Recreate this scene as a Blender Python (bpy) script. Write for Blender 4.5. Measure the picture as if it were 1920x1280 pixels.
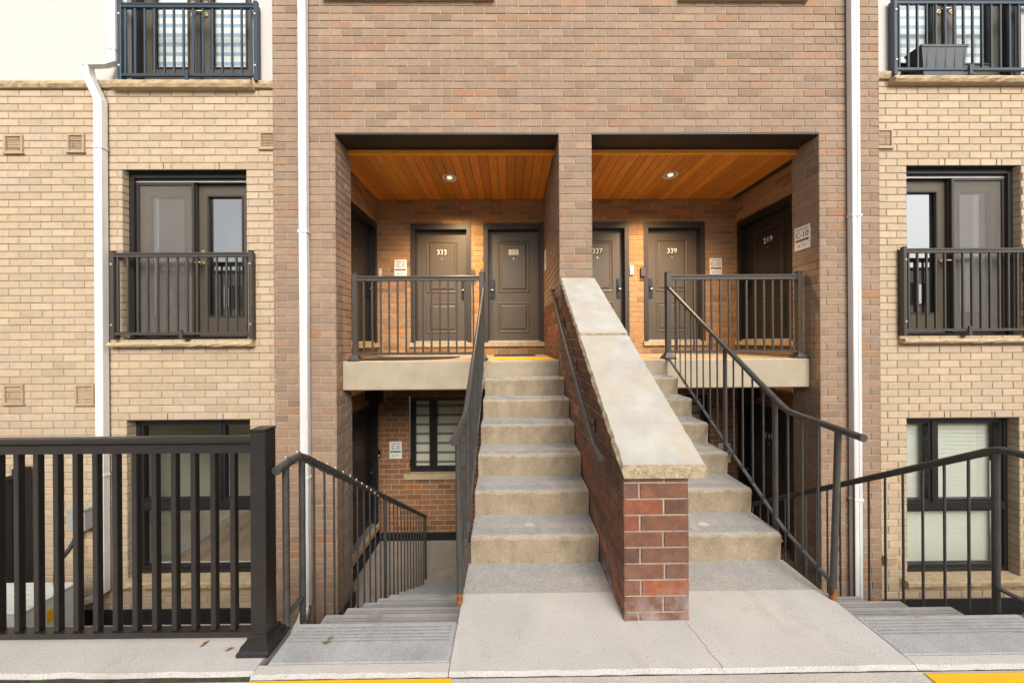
import bpy, math, random
from mathutils import Vector, Matrix

for o in list(bpy.data.objects): bpy.data.objects.remove(o)
sc = bpy.context.scene
COL = sc.collection
RND = random.Random(11)

# ------------------------------------------------------------------ camera
F, PW, PH, CZ = 600.0, 1920.0, 1280.0, 1.6
YAW, ROLL = math.atan(5.0/600.0), math.radians(0.36)
cam = bpy.data.cameras.new('camera'); camo = bpy.data.objects.new('camera', cam); COL.objects.link(camo)
fwd = Vector((math.sin(YAW), math.cos(YAW), 0)); rt0 = Vector((math.cos(YAW), -math.sin(YAW), 0)); up0 = Vector((0, 0, 1))
RT = rt0*math.cos(ROLL) - up0*math.sin(ROLL); UP = up0*math.cos(ROLL) + rt0*math.sin(ROLL)
m = Matrix.Identity(4)
for i in range(3):
    m[i][0], m[i][1], m[i][2] = RT[i], UP[i], -fwd[i]
m[0][3], m[1][3], m[2][3] = 0, 0, CZ
camo.matrix_world = m
cam.sensor_fit = 'HORIZONTAL'; cam.sensor_width = 36; cam.lens = 36*F/PW; cam.clip_start = 0.05; cam.clip_end = 500
sc.camera = camo

# ------------------------------------------------------------------ world, sun, exposure
world = bpy.data.worlds.new('World'); sc.world = world; world.use_nodes = True
nt = world.node_tree; nt.nodes.clear()
wo = nt.nodes.new('ShaderNodeOutputWorld'); bg = nt.nodes.new('ShaderNodeBackground'); sky = nt.nodes.new('ShaderNodeTexSky')
SUN_EL, SUN_AZ = 37.0, 165.0          # azimuth clockwise from +Y: the sun stands behind the camera, a little to the right
sky.sky_type = 'NISHITA'; sky.sun_disc = False; sky.sun_elevation = math.radians(SUN_EL); sky.sun_rotation = math.radians(SUN_AZ)
sky.dust_density = 4.0; sky.air_density = 1.0; sky.ozone_density = 0.6
hs = nt.nodes.new('ShaderNodeHueSaturation'); hs.inputs['Saturation'].default_value = 0.30   # overcast: pale grey sky
nt.links.new(sky.outputs[0], hs.inputs['Color']); nt.links.new(hs.outputs[0], bg.inputs['Color']); nt.links.new(bg.outputs[0], wo.inputs[0])
bg.inputs['Strength'].default_value = 0.15
sl = bpy.data.lights.new('sun', 'SUN'); slo = bpy.data.objects.new('sun', sl); COL.objects.link(slo)
sl.energy = 1.5; sl.angle = math.radians(32); sl.color = (1.0, 0.94, 0.86)
az, el = math.radians(SUN_AZ), math.radians(SUN_EL)
sdir = Vector((math.sin(az)*math.cos(el), math.cos(az)*math.cos(el), math.sin(el)))
slo.rotation_euler = (-sdir).to_track_quat('-Z', 'Y').to_euler(); slo.location = (3, -6, 12)
sc.view_settings.view_transform = 'Standard'; sc.view_settings.look = 'None'
sc.view_settings.gamma = 1.0; sc.view_settings.exposure = 0.60
sc.view_settings.use_curve_mapping = False
sc.cycles.caustics_reflective = False; sc.cycles.caustics_refractive = False

# ------------------------------------------------------------------ helpers
def P(px, py, X=None, Y=None, Z=None):
    d = fwd + RT*((px-960)/F) - UP*((py-640)/F)
    if Y is not None: t = Y/d.y
    elif X is not None: t = X/d.x
    else: t = (Z-CZ)/d.z
    return Vector((0, 0, CZ)) + d*t
def PX(px, py, Y): return P(px, py, Y=Y).x
def PZ(px, py, Y): return P(px, py, Y=Y).z

WM = {}
def wm(o): return WM.get(o.name, Matrix.Identity(4)) if o else Matrix.Identity(4)
def attach(o, world_m, parent=None):
    COL.objects.link(o); o.matrix_basis = world_m; WM[o.name] = world_m.copy()
    if parent:
        o.parent = parent; o.matrix_parent_inverse = wm(parent).inverted()
    return o
def tag(o, label=None, cat=None, group=None, kind=None):
    if label: o['label'] = label
    if cat: o['category'] = cat
    if group: o['group'] = group
    if kind: o['kind'] = kind
    return o
def thing(name, label, cat, loc=(0, 0, 0), group=None):
    o = bpy.data.objects.new(name, None); o.empty_display_size = .1
    attach(o, Matrix.Translation(Vector(loc))); return tag(o, label, cat, group)

class Face:                      # a wall plane: u runs along it, z up, out away from it
    def __init__(s, O, U, N): s.O, s.U, s.N = Vector(O), Vector(U), Vector(N)
    def pt(s, u, z, out=0.0): return Vector((s.O.x+s.U.x*u+s.N.x*out, s.O.y+s.U.y*u+s.N.y*out, z))
def front(Y): return Face((0, Y, 0), (1, 0, 0), (0, -1, 0))     # u = X
def facing_px(X): return Face((X, 0, 0), (0, 1, 0), (1, 0, 0))  # faces +X, u = Y
def facing_nx(X): return Face((X, 0, 0), (0, -1, 0), (-1, 0, 0))# faces -X, u = -Y

class MB:
    def __init__(s): s.v, s.f, s.mi, s.sm, s.col = [], [], [], [], []
    def add(s, vs, fs, mi=0, smooth=False, col=(1, 1, 1)):
        b = len(s.v); s.v += [tuple(q) for q in vs]
        for f in fs:
            s.f.append(tuple(b+i for i in f)); s.mi.append(mi); s.sm.append(smooth); s.col.append(col)
    def hexa(s, p, mi=0):        # p: 8 points, bottom ring ccw then top ring
        s.add(p, [(3, 2, 1, 0), (4, 5, 6, 7), (0, 1, 5, 4), (1, 2, 6, 5), (2, 3, 7, 6), (3, 0, 4, 7)], mi); return s
    def box(s, x0, x1, y0, y1, z0, z1, mi=0, bev=0.0):
        if bev <= 0:
            return s.hexa([(x0,y0,z0),(x1,y0,z0),(x1,y1,z0),(x0,y1,z0),(x0,y0,z1),(x1,y0,z1),(x1,y1,z1),(x0,y1,z1)], mi)
        b = min(bev, (x1-x0)*.45, (y1-y0)*.45, (z1-z0)*.45)
        vs, idx = [], {}
        for sx in (0, 1):
            for sy in (0, 1):
                for sz in (0, 1):
                    X, Y, Z = (x0, x1)[sx], (y0, y1)[sy], (z0, z1)[sz]
                    dx, dy, dz = (b, -b)[sx], (b, -b)[sy], (b, -b)[sz]
                    idx[(sx,sy,sz,0)] = len(vs); vs.append((X, Y+dy, Z+dz))
                    idx[(sx,sy,sz,1)] = len(vs); vs.append((X+dx, Y, Z+dz))
                    idx[(sx,sy,sz,2)] = len(vs); vs.append((X+dx, Y+dy, Z))
        fs = []
        g = lambda a, c, d, k: idx[(a, c, d, k)]
        for a in (0, 1):
            q = [g(a,0,0,0), g(a,1,0,0), g(a,1,1,0), g(a,0,1,0)]; fs.append(q if a else q[::-1])
            q = [g(0,a,0,1), g(0,a,1,1), g(1,a,1,1), g(1,a,0,1)]; fs.append(q if a else q[::-1])
            q = [g(0,0,a,2), g(1,0,a,2), g(1,1,a,2), g(0,1,a,2)]; fs.append(q if a else q[::-1])
            for c in (0, 1):
                q = [g(a,c,0,0), g(a,c,0,1), g(a,c,1,1), g(a,c,1,0)]; fs.append(q if a != c else q[::-1])
                q = [g(a,0,c,0), g(a,1,c,0), g(a,1,c,2), g(a,0,c,2)]; fs.append(q if a == c else q[::-1])
                q = [g(0,a,c,1), g(1,a,c,1), g(1,a,c,2), g(0,a,c,2)]; fs.append(q if a != c else q[::-1])
                for d in (0, 1):
                    q = [g(a,c,d,0), g(a,c,d,1), g(a,c,d,2)]; fs.append(q if (a+c+d) % 2 == 1 else q[::-1])
        s.add(vs, fs, mi); return s
    def fbox(s, fc, u0, u1, z0, z1, o0, o1, mi=0):     # box in face coordinates (o0 < o1)
        return s.hexa([fc.pt(u0,z0,o1), fc.pt(u1,z0,o1), fc.pt(u1,z0,o0), fc.pt(u0,z0,o0), fc.pt(u0,z1,o1), fc.pt(u1,z1,o1), fc.pt(u1,z1,o0), fc.pt(u0,z1,o0)], mi)
    def tube(s, pts, r, n=10, mi=0, cap=True, radii=None):
        pts = [Vector(p) for p in pts]; rings = []
        nprev = None
        for i, p in enumerate(pts):
            a = pts[max(i-1, 0)]; b = pts[min(i+1, len(pts)-1)]
            t = (b-a).normalized()
            if nprev is None:
                ref = Vector((0, 0, 1)) if abs(t.z) < .9 else Vector((1, 0, 0))
                nn = (ref - t*ref.dot(t)).normalized()
            else: nn = (nprev - t*nprev.dot(t)).normalized()
            nprev = nn; bb = t.cross(nn); rr = radii[i] if radii else r
            rings.append([p + (nn*math.cos(2*math.pi*k/n) + bb*math.sin(2*math.pi*k/n))*rr for k in range(n)])
        vs = [q for rg in rings for q in rg]; fs = []
        for i in range(len(rings)-1):
            for k in range(n):
                fs.append((i*n+k, i*n+(k+1) % n, (i+1)*n+(k+1) % n, (i+1)*n+k))
        s.add(vs, fs, mi, True)
        if cap:
            s.add(rings[0], [tuple(range(n))[::-1]], mi); s.add(rings[-1], [tuple(range(n))], mi)
        return s
    def bar(s, a, b, w, d, mi=0, side=(1, 0, 0)):      # rectangular bar from a to b; w along side, d across
        a, b = Vector(a), Vector(b); t = (b-a).normalized(); sd = Vector(side); sd = (sd - t*sd.dot(t)).normalized(); ot = t.cross(sd)
        q = lambda c: [c - sd*w/2 - ot*d/2, c + sd*w/2 - ot*d/2, c + sd*w/2 + ot*d/2, c - sd*w/2 + ot*d/2]
        return s.hexa(q(a) + q(b), mi)
    def prism(s, poly, x0, x1, mi=0, mis=None, seg=1, jit=0):      # poly of (y,z), ccw seen from +X; extruded along X
        n = len(poly); vs = []; xs = [x0+(x1-x0)*i/seg for i in range(seg+1)]
        for i, x in enumerate(xs):
            for (y, z) in poly:
                j = jit if 0 < i < seg else 0
                vs.append((x, y+RND.uniform(-j, j), z+RND.uniform(-j, j)*.5))
        b = len(s.v); s.v += vs
        for i in range(seg):
            for k in range(n):
                s.f.append((b+i*n+k, b+i*n+(k+1) % n, b+(i+1)*n+(k+1) % n, b+(i+1)*n+k)[::-1] if False else (b+i*n+k, b+(i+1)*n+k, b+(i+1)*n+(k+1) % n, b+i*n+(k+1) % n))
                s.mi.append(mis[k] if mis else mi); s.sm.append(False); s.col.append((1, 1, 1))
        s.f.append(tuple(b+k for k in range(n))); s.f.append(tuple(b+seg*n+k for k in range(n))[::-1])
        s.mi += [mi, mi]; s.sm += [False]*2; s.col += [(1, 1, 1)]*2
        return s
    def loops(s, loops, mi=0, closed_end=True):        # list of rings of equal length; last is filled
        n = len(loops[0]); vs = [q for l in loops for q in l]; fs = []
        for i in range(len(loops)-1):
            for k in range(n): fs.append((i*n+k, i*n+(k+1) % n, (i+1)*n+(k+1) % n, (i+1)*n+k))
        if closed_end: fs.append(tuple((len(loops)-1)*n+k for k in range(n)))
        s.add(vs, fs, mi); return s
    def mesh(s, name, off=Vector((0, 0, 0)), colattr=False):
        me = bpy.data.meshes.new(name)
        me.from_pydata([(a-off.x, b-off.y, c-off.z) for a, b, c in s.v], [], s.f)
        me.polygons.foreach_set('material_index', s.mi); me.polygons.foreach_set('use_smooth', s.sm)
        if colattr:
            ca = me.color_attributes.new('Col', 'FLOAT_COLOR', 'CORNER'); buf = []
            for f, c in zip(s.f, s.col): buf += [c[0], c[1], c[2], 1.0]*len(f)
            ca.data.foreach_set('color', buf)
        me.update(); return me
    def build(s, name, mats, parent=None, label=None, cat=None, group=None, kind=None, colattr=False):
        xs, ys, zs = zip(*s.v)
        off = Vector(((min(xs)+max(xs))/2, (min(ys)+max(ys))/2, min(zs)))
        me = s.mesh(name, off, colattr)
        for mt in (mats if isinstance(mats, (list, tuple)) else [mats]): me.materials.append(mt)
        o = bpy.data.objects.new(name, me); attach(o, Matrix.Translation(off), parent)
        return tag(o, label, cat, group, kind)

_tc = {}
def text(name, body, size, fc, u, z, out, mat, parent, depth=.002, align='CENTER'):
    key = (body, size, depth)
    if key not in _tc:
        cu = bpy.data.curves.new('txt', 'FONT'); cu.body = body; cu.size = size; cu.align_x = align; cu.align_y = 'CENTER'; cu.extrude = depth; cu.resolution_u = 3
        to = bpy.data.objects.new('txt', cu); COL.objects.link(to)
        dg = bpy.context.evaluated_depsgraph_get(); dg.update()
        _tc[key] = bpy.data.meshes.new_from_object(to.evaluated_get(dg)); bpy.data.objects.remove(to)
    me = _tc[key].copy(); me.materials.clear(); me.materials.append(mat)
    o = bpy.data.objects.new(name, me)
    M = Matrix.Identity(4); p = fc.pt(u, z, out)
    for i in range(3): M[i][0] = fc.U[i]; M[i][1] = (0, 0, 1)[i]; M[i][2] = fc.N[i]; M[i][3] = p[i]
    attach(o, M, parent); return o

# ------------------------------------------------------------------ materials
def NM(name):
    mt = bpy.data.materials.new(name); mt.use_nodes = True; t = mt.node_tree; t.nodes.clear()
    out = t.nodes.new('ShaderNodeOutputMaterial'); bs = t.nodes.new('ShaderNodeBsdfPrincipled'); t.links.new(bs.outputs[0], out.inputs[0])
    return mt, t, bs, out
def noise(t, pos, scale, detail=4, rough=.6, stretch=None):
    n = t.nodes.new('ShaderNodeTexNoise'); n.inputs['Scale'].default_value = scale; n.inputs['Detail'].default_value = detail; n.inputs['Roughness'].default_value = rough
    if stretch:
        mp = t.nodes.new('ShaderNodeMapping'); mp.inputs['Scale'].default_value = stretch; t.links.new(pos, mp.inputs['Vector']); pos = mp.outputs[0]
    t.links.new(pos, n.inputs['Vector']); return n.outputs['Fac']
def ramp(t, fac, a, b):
    r = t.nodes.new('ShaderNodeMapRange'); r.inputs[1].default_value = a; r.inputs[2].default_value = b; t.links.new(fac, r.inputs[0]); return r.outputs[0]
def mix(t, fac, a, b, mode='MIX'):
    n = t.nodes.new('ShaderNodeMix'); n.data_type = 'RGBA'; n.blend_type = mode; n.clamp_factor = True
    for v, k in ((fac, 0), (a, 6), (b, 7)):
        if isinstance(v, (int, float)): n.inputs[k].default_value = v
        elif isinstance(v, tuple): n.inputs[k].default_value = (v[0], v[1], v[2], 1)
        else: t.links.new(v, n.inputs[k])
    return n.outputs[2]
def sc3(c, k): return tuple(x*k for x in c)
def mat(name, col, rough=.7, metal=0.0, var=.12, scale=6, speck=.1, sscale=120, bump=.15, bscale=150, col2=None, c2=(.55, .7), c2scale=3, spec=.4, tint=False, stretch=None, bdist=.002, peb=None, streak=0):
    mt, t, bs, out = NM(name)
    pos = t.nodes.new('ShaderNodeNewGeometry').outputs['Position']
    base = mix(t, ramp(t, noise(t, pos, scale, 5, .6, stretch), .3, .7), sc3(col, 1-var), sc3(col, 1+var))
    if col2: base = mix(t, ramp(t, noise(t, pos, c2scale, 6, .65), c2[0], c2[1]), base, col2)
    if speck: base = mix(t, ramp(t, noise(t, pos, sscale, 2, .5), .35, .68), base, mix(t, 1.0, base, (1-speck*2,)*3, 'MULTIPLY'))
    if streak: base = mix(t, ramp(t, noise(t, pos, 1.0, 6, .7, (7, 7, .55)), .42, .78), base, mix(t, 1.0, base, (1-streak, 1-streak*1.05, 1-streak*1.1), 'MULTIPLY'))   # rain streaks
    if peb: base = mix(t, ramp(t, noise(t, pos, 95, 1, .4), .70, .76), base, peb)
    if tint:
        at = t.nodes.new('ShaderNodeAttribute'); at.attribute_name = 'Col'
        oi = t.nodes.new('ShaderNodeObjectInfo')
        base = mix(t, 1.0, base, mix(t, 1.0, at.outputs['Color'], oi.outputs['Color'], 'MULTIPLY'), 'MULTIPLY')
    t.links.new(base, bs.inputs['Base Color'])
    bs.inputs['Roughness'].default_value = rough; bs.inputs['Metallic'].default_value = metal; bs.inputs['Specular IOR Level'].default_value = spec
    if bump:
        bp = t.nodes.new('ShaderNodeBump'); bp.inputs['Strength'].default_value = bump; bp.inputs['Distance'].default_value = bdist
        t.links.new(noise(t, pos, bscale, 4, .65, stretch), bp.inputs['Height']); t.links.new(bp.outputs[0], bs.inputs['Normal'])
    return mt
def glass(name, tintc=(.96, .97, .965), refl=1.8, rough=.0):
    mt, t, bs, out = NM(name); t.nodes.remove(bs)
    tr = t.nodes.new('ShaderNodeBsdfTransparent'); tr.inputs[0].default_value = (*tintc, 1)
    gl = t.nodes.new('ShaderNodeBsdfGlossy'); gl.inputs['Roughness'].default_value = rough
    fr = t.nodes.new('ShaderNodeFresnel'); fr.inputs[0].default_value = 1.5
    ma = t.nodes.new('ShaderNodeMath'); ma.operation = 'MULTIPLY'; ma.use_clamp = True; ma.inputs[1].default_value = refl; t.links.new(fr.outputs[0], ma.inputs[0])
    gb = t.nodes.new('ShaderNodeNewGeometry'); sb = t.nodes.new('ShaderNodeMath'); sb.operation = 'SUBTRACT'; sb.inputs[0].default_value = 1.0; t.links.new(gb.outputs['Backfacing'], sb.inputs[1])
    m2 = t.nodes.new('ShaderNodeMath'); m2.operation = 'MULTIPLY'; t.links.new(ma.outputs[0], m2.inputs[0]); t.links.new(sb.outputs[0], m2.inputs[1]); ma = m2   # reflect once, on the outer face
    mx = t.nodes.new('ShaderNodeMixShader'); t.links.new(ma.outputs[0], mx.inputs[0]); t.links.new(tr.outputs[0], mx.inputs[1]); t.links.new(gl.outputs[0], mx.inputs[2]); t.links.new(mx.outputs[0], out.inputs[0])
    return mt
def emis(name, col, st):
    mt, t, bs, out = NM(name); bs.inputs['Base Color'].default_value = (*col, 1); bs.inputs['Emission Color'].default_value = (*col, 1); bs.inputs['Emission Strength'].default_value = st; return mt

m_brown = mat('brown_brick', (.315, .219, .150), .9, streak=.12, var=.09, scale=14, speck=.10, sscale=160, bump=.35, bscale=170, tint=True)
m_porch = mat('porch_lit_brown_brick', (.375, .23, .118), .9, var=.12, scale=14, speck=.10, sscale=160, bump=.35, bscale=170, tint=True)  # facade brick again, with the porch's warm light put into its colour
m_lower = mat('lower_brown_brick', (.285, .145, .075), .9, var=.12, scale=14, speck=.10, sscale=160, bump=.35, bscale=170, tint=True)  # same brick, the lower porch's shade and warmth put into its colour
m_mporch = mat('porch_lit_mortar', (.54, .38, .225), .95, var=.12, scale=20, bump=.4)  # joints lightened to carry the porch light in their colour
m_cream = mat('cream_brick', (.49, .383, .262), .9, streak=.08, var=.06, scale=10, speck=.07, sscale=120, bump=.35, bscale=140, tint=True)
m_red = mat('red_brick', (.190, .084, .050), .9, var=.26, scale=16, speck=.14, sscale=150, bump=.4, bscale=150, tint=True, col2=(.12, .068, .05), c2=(.50, .72), c2scale=18)
_t = m_red.node_tree; _b = [n for n in _t.nodes if n.type == 'BSDF_PRINCIPLED'][0]; _l = _b.inputs['Base Color'].links[0].from_socket
_g = _t.nodes.new('ShaderNodeNewGeometry').outputs['Position']; _sx = _t.nodes.new('ShaderNodeSeparateXYZ'); _t.links.new(_g, _sx.inputs[0])
_mm = _t.nodes.new('ShaderNodeMath'); _mm.operation = 'MULTIPLY'; _t.links.new(ramp(_t, _sx.outputs[2], .34, .0), _mm.inputs[0]); _t.links.new(ramp(_t, noise(_t, _g, 9, 5, .7), .42, .68), _mm.inputs[1])
_t.links.new(mix(_t, _mm.outputs[0], _l, (.33, .27, .25)), _b.inputs['Base Color'])      # salt bloom rising from the paving
m_mbrown = mat('brown_mortar', (.41, .31, .225), .95, var=.12, scale=20, bump=.4)
m_mcream = mat('cream_mortar', (.38, .275, .16), .95, var=.12, scale=20, bump=.4)
m_mred = mat('grey_mortar', (.39, .32, .255), .95, var=.2, scale=12, bump=.5)
m_stucco = mat('stucco', (.53, .505, .47), .95, var=.02, scale=2, speck=.02, sscale=300, bump=.3, bscale=260)
m_stone = mat('limestone', (.50, .38, .23), .9, var=.16, scale=14, speck=.12, sscale=90, bump=.9, bscale=45, bdist=.01)
m_pad = mat('pale_concrete', (.53, .51, .478), .92, peb=(.22, .20, .18), var=.07, scale=3, speck=.16, sscale=190, bump=.3, bscale=200, col2=(.41, .365, .31), c2=(.56, .76), c2scale=2.2)
m_grey = mat('grey_concrete', (.34, .35, .355), .9, var=.13, scale=5, speck=.12, sscale=130, bump=.35, bscale=120, col2=(.27, .23, .19), c2=(.58, .74), c2scale=4)
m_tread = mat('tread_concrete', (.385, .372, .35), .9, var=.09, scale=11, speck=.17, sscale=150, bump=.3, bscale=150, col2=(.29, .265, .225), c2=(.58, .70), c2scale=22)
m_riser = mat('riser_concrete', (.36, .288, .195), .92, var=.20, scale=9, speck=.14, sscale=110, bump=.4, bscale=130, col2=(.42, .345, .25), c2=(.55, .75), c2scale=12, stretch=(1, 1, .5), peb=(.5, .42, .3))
m_slab = mat('slab_concrete', (.40, .335, .24), .9, var=.10, scale=4, speck=.07, sscale=140, bump=.3, col2=(.42, .34, .23), c2=(.58, .75), c2scale=5)
m_cap = mat('cap_concrete', (.395, .378, .342), .9, var=.15, scale=5, speck=.05, sscale=160, bump=.35, bscale=90, col2=(.41, .35, .26), c2=(.5, .72), c2scale=3.2)
m_capedge = mat('cap_rough_edge', (.42, .34, .22), .95, var=.3, scale=25, speck=.15, sscale=80, bump=1.0, bscale=50, bdist=.01)
m_wellfloor = mat('landing_concrete', (.40, .35, .29), .9, var=.12, scale=4, speck=.1, bump=.3, col2=(.27, .21, .16), c2=(.6, .75), c2scale=7)
m_road = mat('road_concrete', (.50, .47, .43), .92, var=.10, scale=2, speck=.15, sscale=150, bump=.4, col2=(.35, .32, .28), c2=(.55, .75), c2scale=1.5)
m_dirt = mat('joint_dirt', (.06, .045, .035), 1, var=.4, scale=20, bump=.8, bscale=60, col2=(.06, .08, .02), c2=(.55, .6), c2scale=5)
m_black = mat('black_metal', (.016, .0135, .012), .28, var=.25, scale=30, speck=.0, bump=.08, bscale=300, spec=.5, col2=(.10, .095, .09), c2=(.70, .74), c2scale=110)
m_bronze = mat('bronze_metal', (.055, .046, .038), .42, var=.15, scale=20, speck=.0, bump=.06, bscale=300, spec=.55)
m_pipe = mat('charcoal_pipe', (.050, .048, .046), .42, metal=.0, var=.25, scale=18, speck=.05, bump=.08, bscale=200, spec=.6, col2=(.10, .10, .105), c2=(.64, .72), c2scale=25)
m_rust = mat('rust', (.30, .10, .03), .9, var=.4, scale=40, bump=.6, col2=(.06, .04, .03), c2=(.5, .6), c2scale=30)
m_skytint = mat('sky_tinted_metal', (.018, .036, .055), .38, var=.1, scale=20, speck=0, bump=.05, spec=.6)  # blue is sky reflected in dark metal, painted into the colour
m_white = mat('white_aluminium', (.70, .70, .69), .45, streak=.25, var=.05, scale=3, speck=.02, sscale=60, bump=.03, spec=.5)
m_door = mat('brown_door_paint', (.082, .066, .046), .42, var=.05, scale=5, speck=0, bump=.12, bscale=220, spec=.45, stretch=(6, 6, 1))
m_ddoor = mat('black_door_paint', (.022, .019, .016), .42, var=.05, scale=5, speck=0, bump=.1, bscale=220, spec=.45, stretch=(6, 6, 1))
m_frame = mat('door_frame_paint', (.040, .032, .024), .45, var=.05, scale=5, speck=0, bump=.05)
m_bframe = mat('black_window_frame', (.016, .015, .015), .4, var=.1, scale=6, speck=0, bump=.05, spec=.5)
m_steel = mat('painted_steel', (.028, .020, .015), .5, var=.2, scale=12, speck=.0, bump=.15, bscale=160, col2=(.12, .10, .08), c2=(.72, .76), c2scale=110)
m_orange = mat('orange_trim', (.90, .38, .04), .55, var=.05, scale=6, speck=0, bump=.05)
m_thresh = mat('aluminium', (.62, .60, .57), .35, metal=.7, var=.05, scale=6, speck=0, bump=0)
m_brass = mat('brass', (.60, .47, .27), .3, metal=.9, var=.08, scale=30, speck=0, bump=0)
m_lock = mat('black_lock', (.012, .012, .012), .28, var=.1, scale=20, speck=0, bump=0, spec=.6)
m_sign = mat('sign_white', (.80, .79, .75), .5, var=.01, scale=3, speck=0, bump=0)
m_ink = mat('sign_ink', (.02, .02, .022), .6, var=.02, scale=3, speck=0, bump=0)
m_greyink = mat('sign_grey_ink', (.30, .30, .29), .6, var=.02, scale=3, speck=0, bump=0)
m_num = mat('number_white', (.80, .79, .74), .5, var=.02, scale=3, speck=0, bump=0)
m_plate = mat('number_plate_black', (.02, .018, .015), .5, var=.02, scale=3, speck=0, bump=0)
m_oplate = mat('number_plate_pale', (.42, .40, .34), .5, var=.1, scale=40, speck=0, bump=0)
m_yellow = mat('yellow_tactile', (.78, .42, .015), .6, var=.05, scale=6, speck=.04, bump=.1)
m_mat = mat('mat_fibre', (.035, .030, .027), 1, var=.3, scale=60, bump=.8, bscale=300)
m_vent = mat('vent_plastic', (.40, .29, .185), .6, var=.05, scale=8, speck=0, bump=0)
m_ventd = mat('vent_dark', (.035, .022, .016), .8, var=.05, scale=8, speck=0, bump=0)
m_fence = mat('black_fence_board', (.022, .019, .018), .7, var=.25, scale=20, speck=.05, bump=.3, stretch=(8, 8, 1))
m_ac = mat('ac_enamel', (.62, .62, .58), .45, var=.03, scale=5, speck=0, bump=.03)
m_meter = mat('grey_box', (.33, .33, .31), .5, var=.05, scale=8, speck=0, bump=.03)
m_rubber = mat('black_rubber', (.02, .02, .02), .6, var=.1, scale=8, speck=0, bump=.05)
m_membrane = mat('black_membrane', (.012, .013, .015), .55, var=.2, scale=15, speck=0, bump=.4, bscale=60)
m_blind = mat('blind_fabric', (.80, .77, .64), .85, var=.03, scale=5, speck=0, bump=.05)
m_blindd = mat('blind_sheer', (.24, .22, .17), .85, var=.03, scale=5, speck=0, bump=.05)
m_bluesheer = mat('blue_sheer', (.33, .45, .55), .85, var=.03, scale=5, speck=0, bump=.0)
m_planter = mat('planter_plastic', (.07, .075, .08), .5, var=.15, scale=8, speck=0, bump=.1)
m_slat = mat('blind_slat', (.58, .60, .51), .6, var=.03, scale=5, speck=0, bump=.0)
m_room = mat('room_wall', (.72, .70, .55), .9, var=.03, scale=2, speck=0, bump=.05)
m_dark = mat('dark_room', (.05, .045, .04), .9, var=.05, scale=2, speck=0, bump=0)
m_dimsheet = mat('dim_room_sheet', (.16, .14, .115), .9, var=.06, scale=3, speck=0, bump=0)  # tone of the unlit rooms behind the balcony doors
m_glass = glass('window_glass'); m_dglass = glass('door_glass', (.72, .76, .75), 9.0)
m_screen = mat('insect_screen', (.20, .18, .155), .8, var=.08, scale=3, speck=0, bump=0)
_t = m_screen.node_tree; _b = [n for n in _t.nodes if n.type == 'BSDF_PRINCIPLED'][0]; _b.inputs['Alpha'].default_value = .38
m_groove = mat('groove_shadow', (.255, .255, .25), .95, var=.2, scale=20, bump=.3)
m_leaf = mat('dead_leaf', (.16, .09, .03), .9, var=.4, scale=60, speck=0, bump=.3)

def plank_mat(name, col, axis):
    mt, t, bs, out = NM(name)
    pos = t.nodes.new('ShaderNodeNewGeometry').outputs['Position']
    oi = t.nodes.new('ShaderNodeObjectInfo')
    g = noise(t, pos, 3, 6, .6, (30, 1.2, 30) if axis == 'Y' else (1.2, 30, 30))
    b = mix(t, ramp(t, g, .3, .75), sc3(col, .72), sc3(col, 1.18))
    b = mix(t, 1.0, b, oi.outputs['Color'], 'MULTIPLY')
    t.links.new(b, bs.inputs['Base Color']); bs.inputs['Roughness'].default_value = .55
    return mt
m_cedar = plank_mat('cedar_plank', (.74, .285, .04), 'Y')
m_floorwood = plank_mat('oak_floor', (.34, .25, .17), 'Y')

# ------------------------------------------------------------------ brick walls
TINTS = {
 'brown': [((1, 1, 1), 12), ((.92, .91, .91), 5), ((.80, .79, .79), 1.6), ((1.10, 1.08, 1.05), 5), ((1.06, .92, .84), 3), ((1.10, .84, .68), .35), ((.97, .99, 1.01), 5)],
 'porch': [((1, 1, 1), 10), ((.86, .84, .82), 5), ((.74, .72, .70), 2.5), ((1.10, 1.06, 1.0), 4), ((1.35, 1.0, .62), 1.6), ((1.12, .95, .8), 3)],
 'cream': [((1, 1, 1), 8), ((1.04, 1.05, 1.07), 4), ((.97, .965, .965), 4), ((1, 1.02, 1.07), 3), ((1.03, 1.0, .96), 3), ((.92, .91, .91), .8)],
 'red': [((1, 1, 1), 8), ((.72, .82, .90), 6), ((1.25, .95, .8), 3), ((1.6, 1.15, .85), 1.3), ((1.5, 1.7, 1.9), 1.2), ((.9, 1.0, 1.1), 3)],
}
def tintpick(k):
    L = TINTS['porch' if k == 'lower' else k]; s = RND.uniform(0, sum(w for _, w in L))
    for c, w in L:
        s -= w
        if s <= 0: break
    j = RND.uniform(.93, 1.07); return (c[0]*j, c[1]*j, c[2]*j)
JT = .011
def subtract(rects, h):
    out = []
    for (a, b, c, d) in rects:
        x0, x1, y0, y1 = h
        if x1 <= a or x0 >= b or y1 <= c or y0 >= d: out.append((a, b, c, d)); continue
        if x0 > a: out.append((a, x0, c, d))
        if x1 < b: out.append((x1, b, c, d))
        ma, mb = max(a, x0), min(b, x1)
        if y0 > c: out.append((ma, mb, c, y0))
        if y1 < d: out.append((ma, mb, y1, d))
    return out
_bm = {}
def brick_mesh(w, h, key):
    k = (round(w, 3), round(h, 3), key)
    if k not in _bm:
        w, h, b, d = k[0]/2, k[1]/2, .0035, .022
        r = lambda i, y: [(-w+i, y, -h+i), (w-i, y, -h+i), (w-i, y, h-i), (-w+i, y, h-i)]
        mb = MB(); mb.loops([r(0, d), r(0, b), r(b, 0)]); me = mb.mesh('brick', colattr=True); me.materials.append(BMAT[key]); _bm[k] = me
    return _bm[k]
BMAT = {'lower': m_lower, 'porch': m_porch, 'brown': m_brown, 'cream': m_cream, 'red': m_red}
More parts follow.
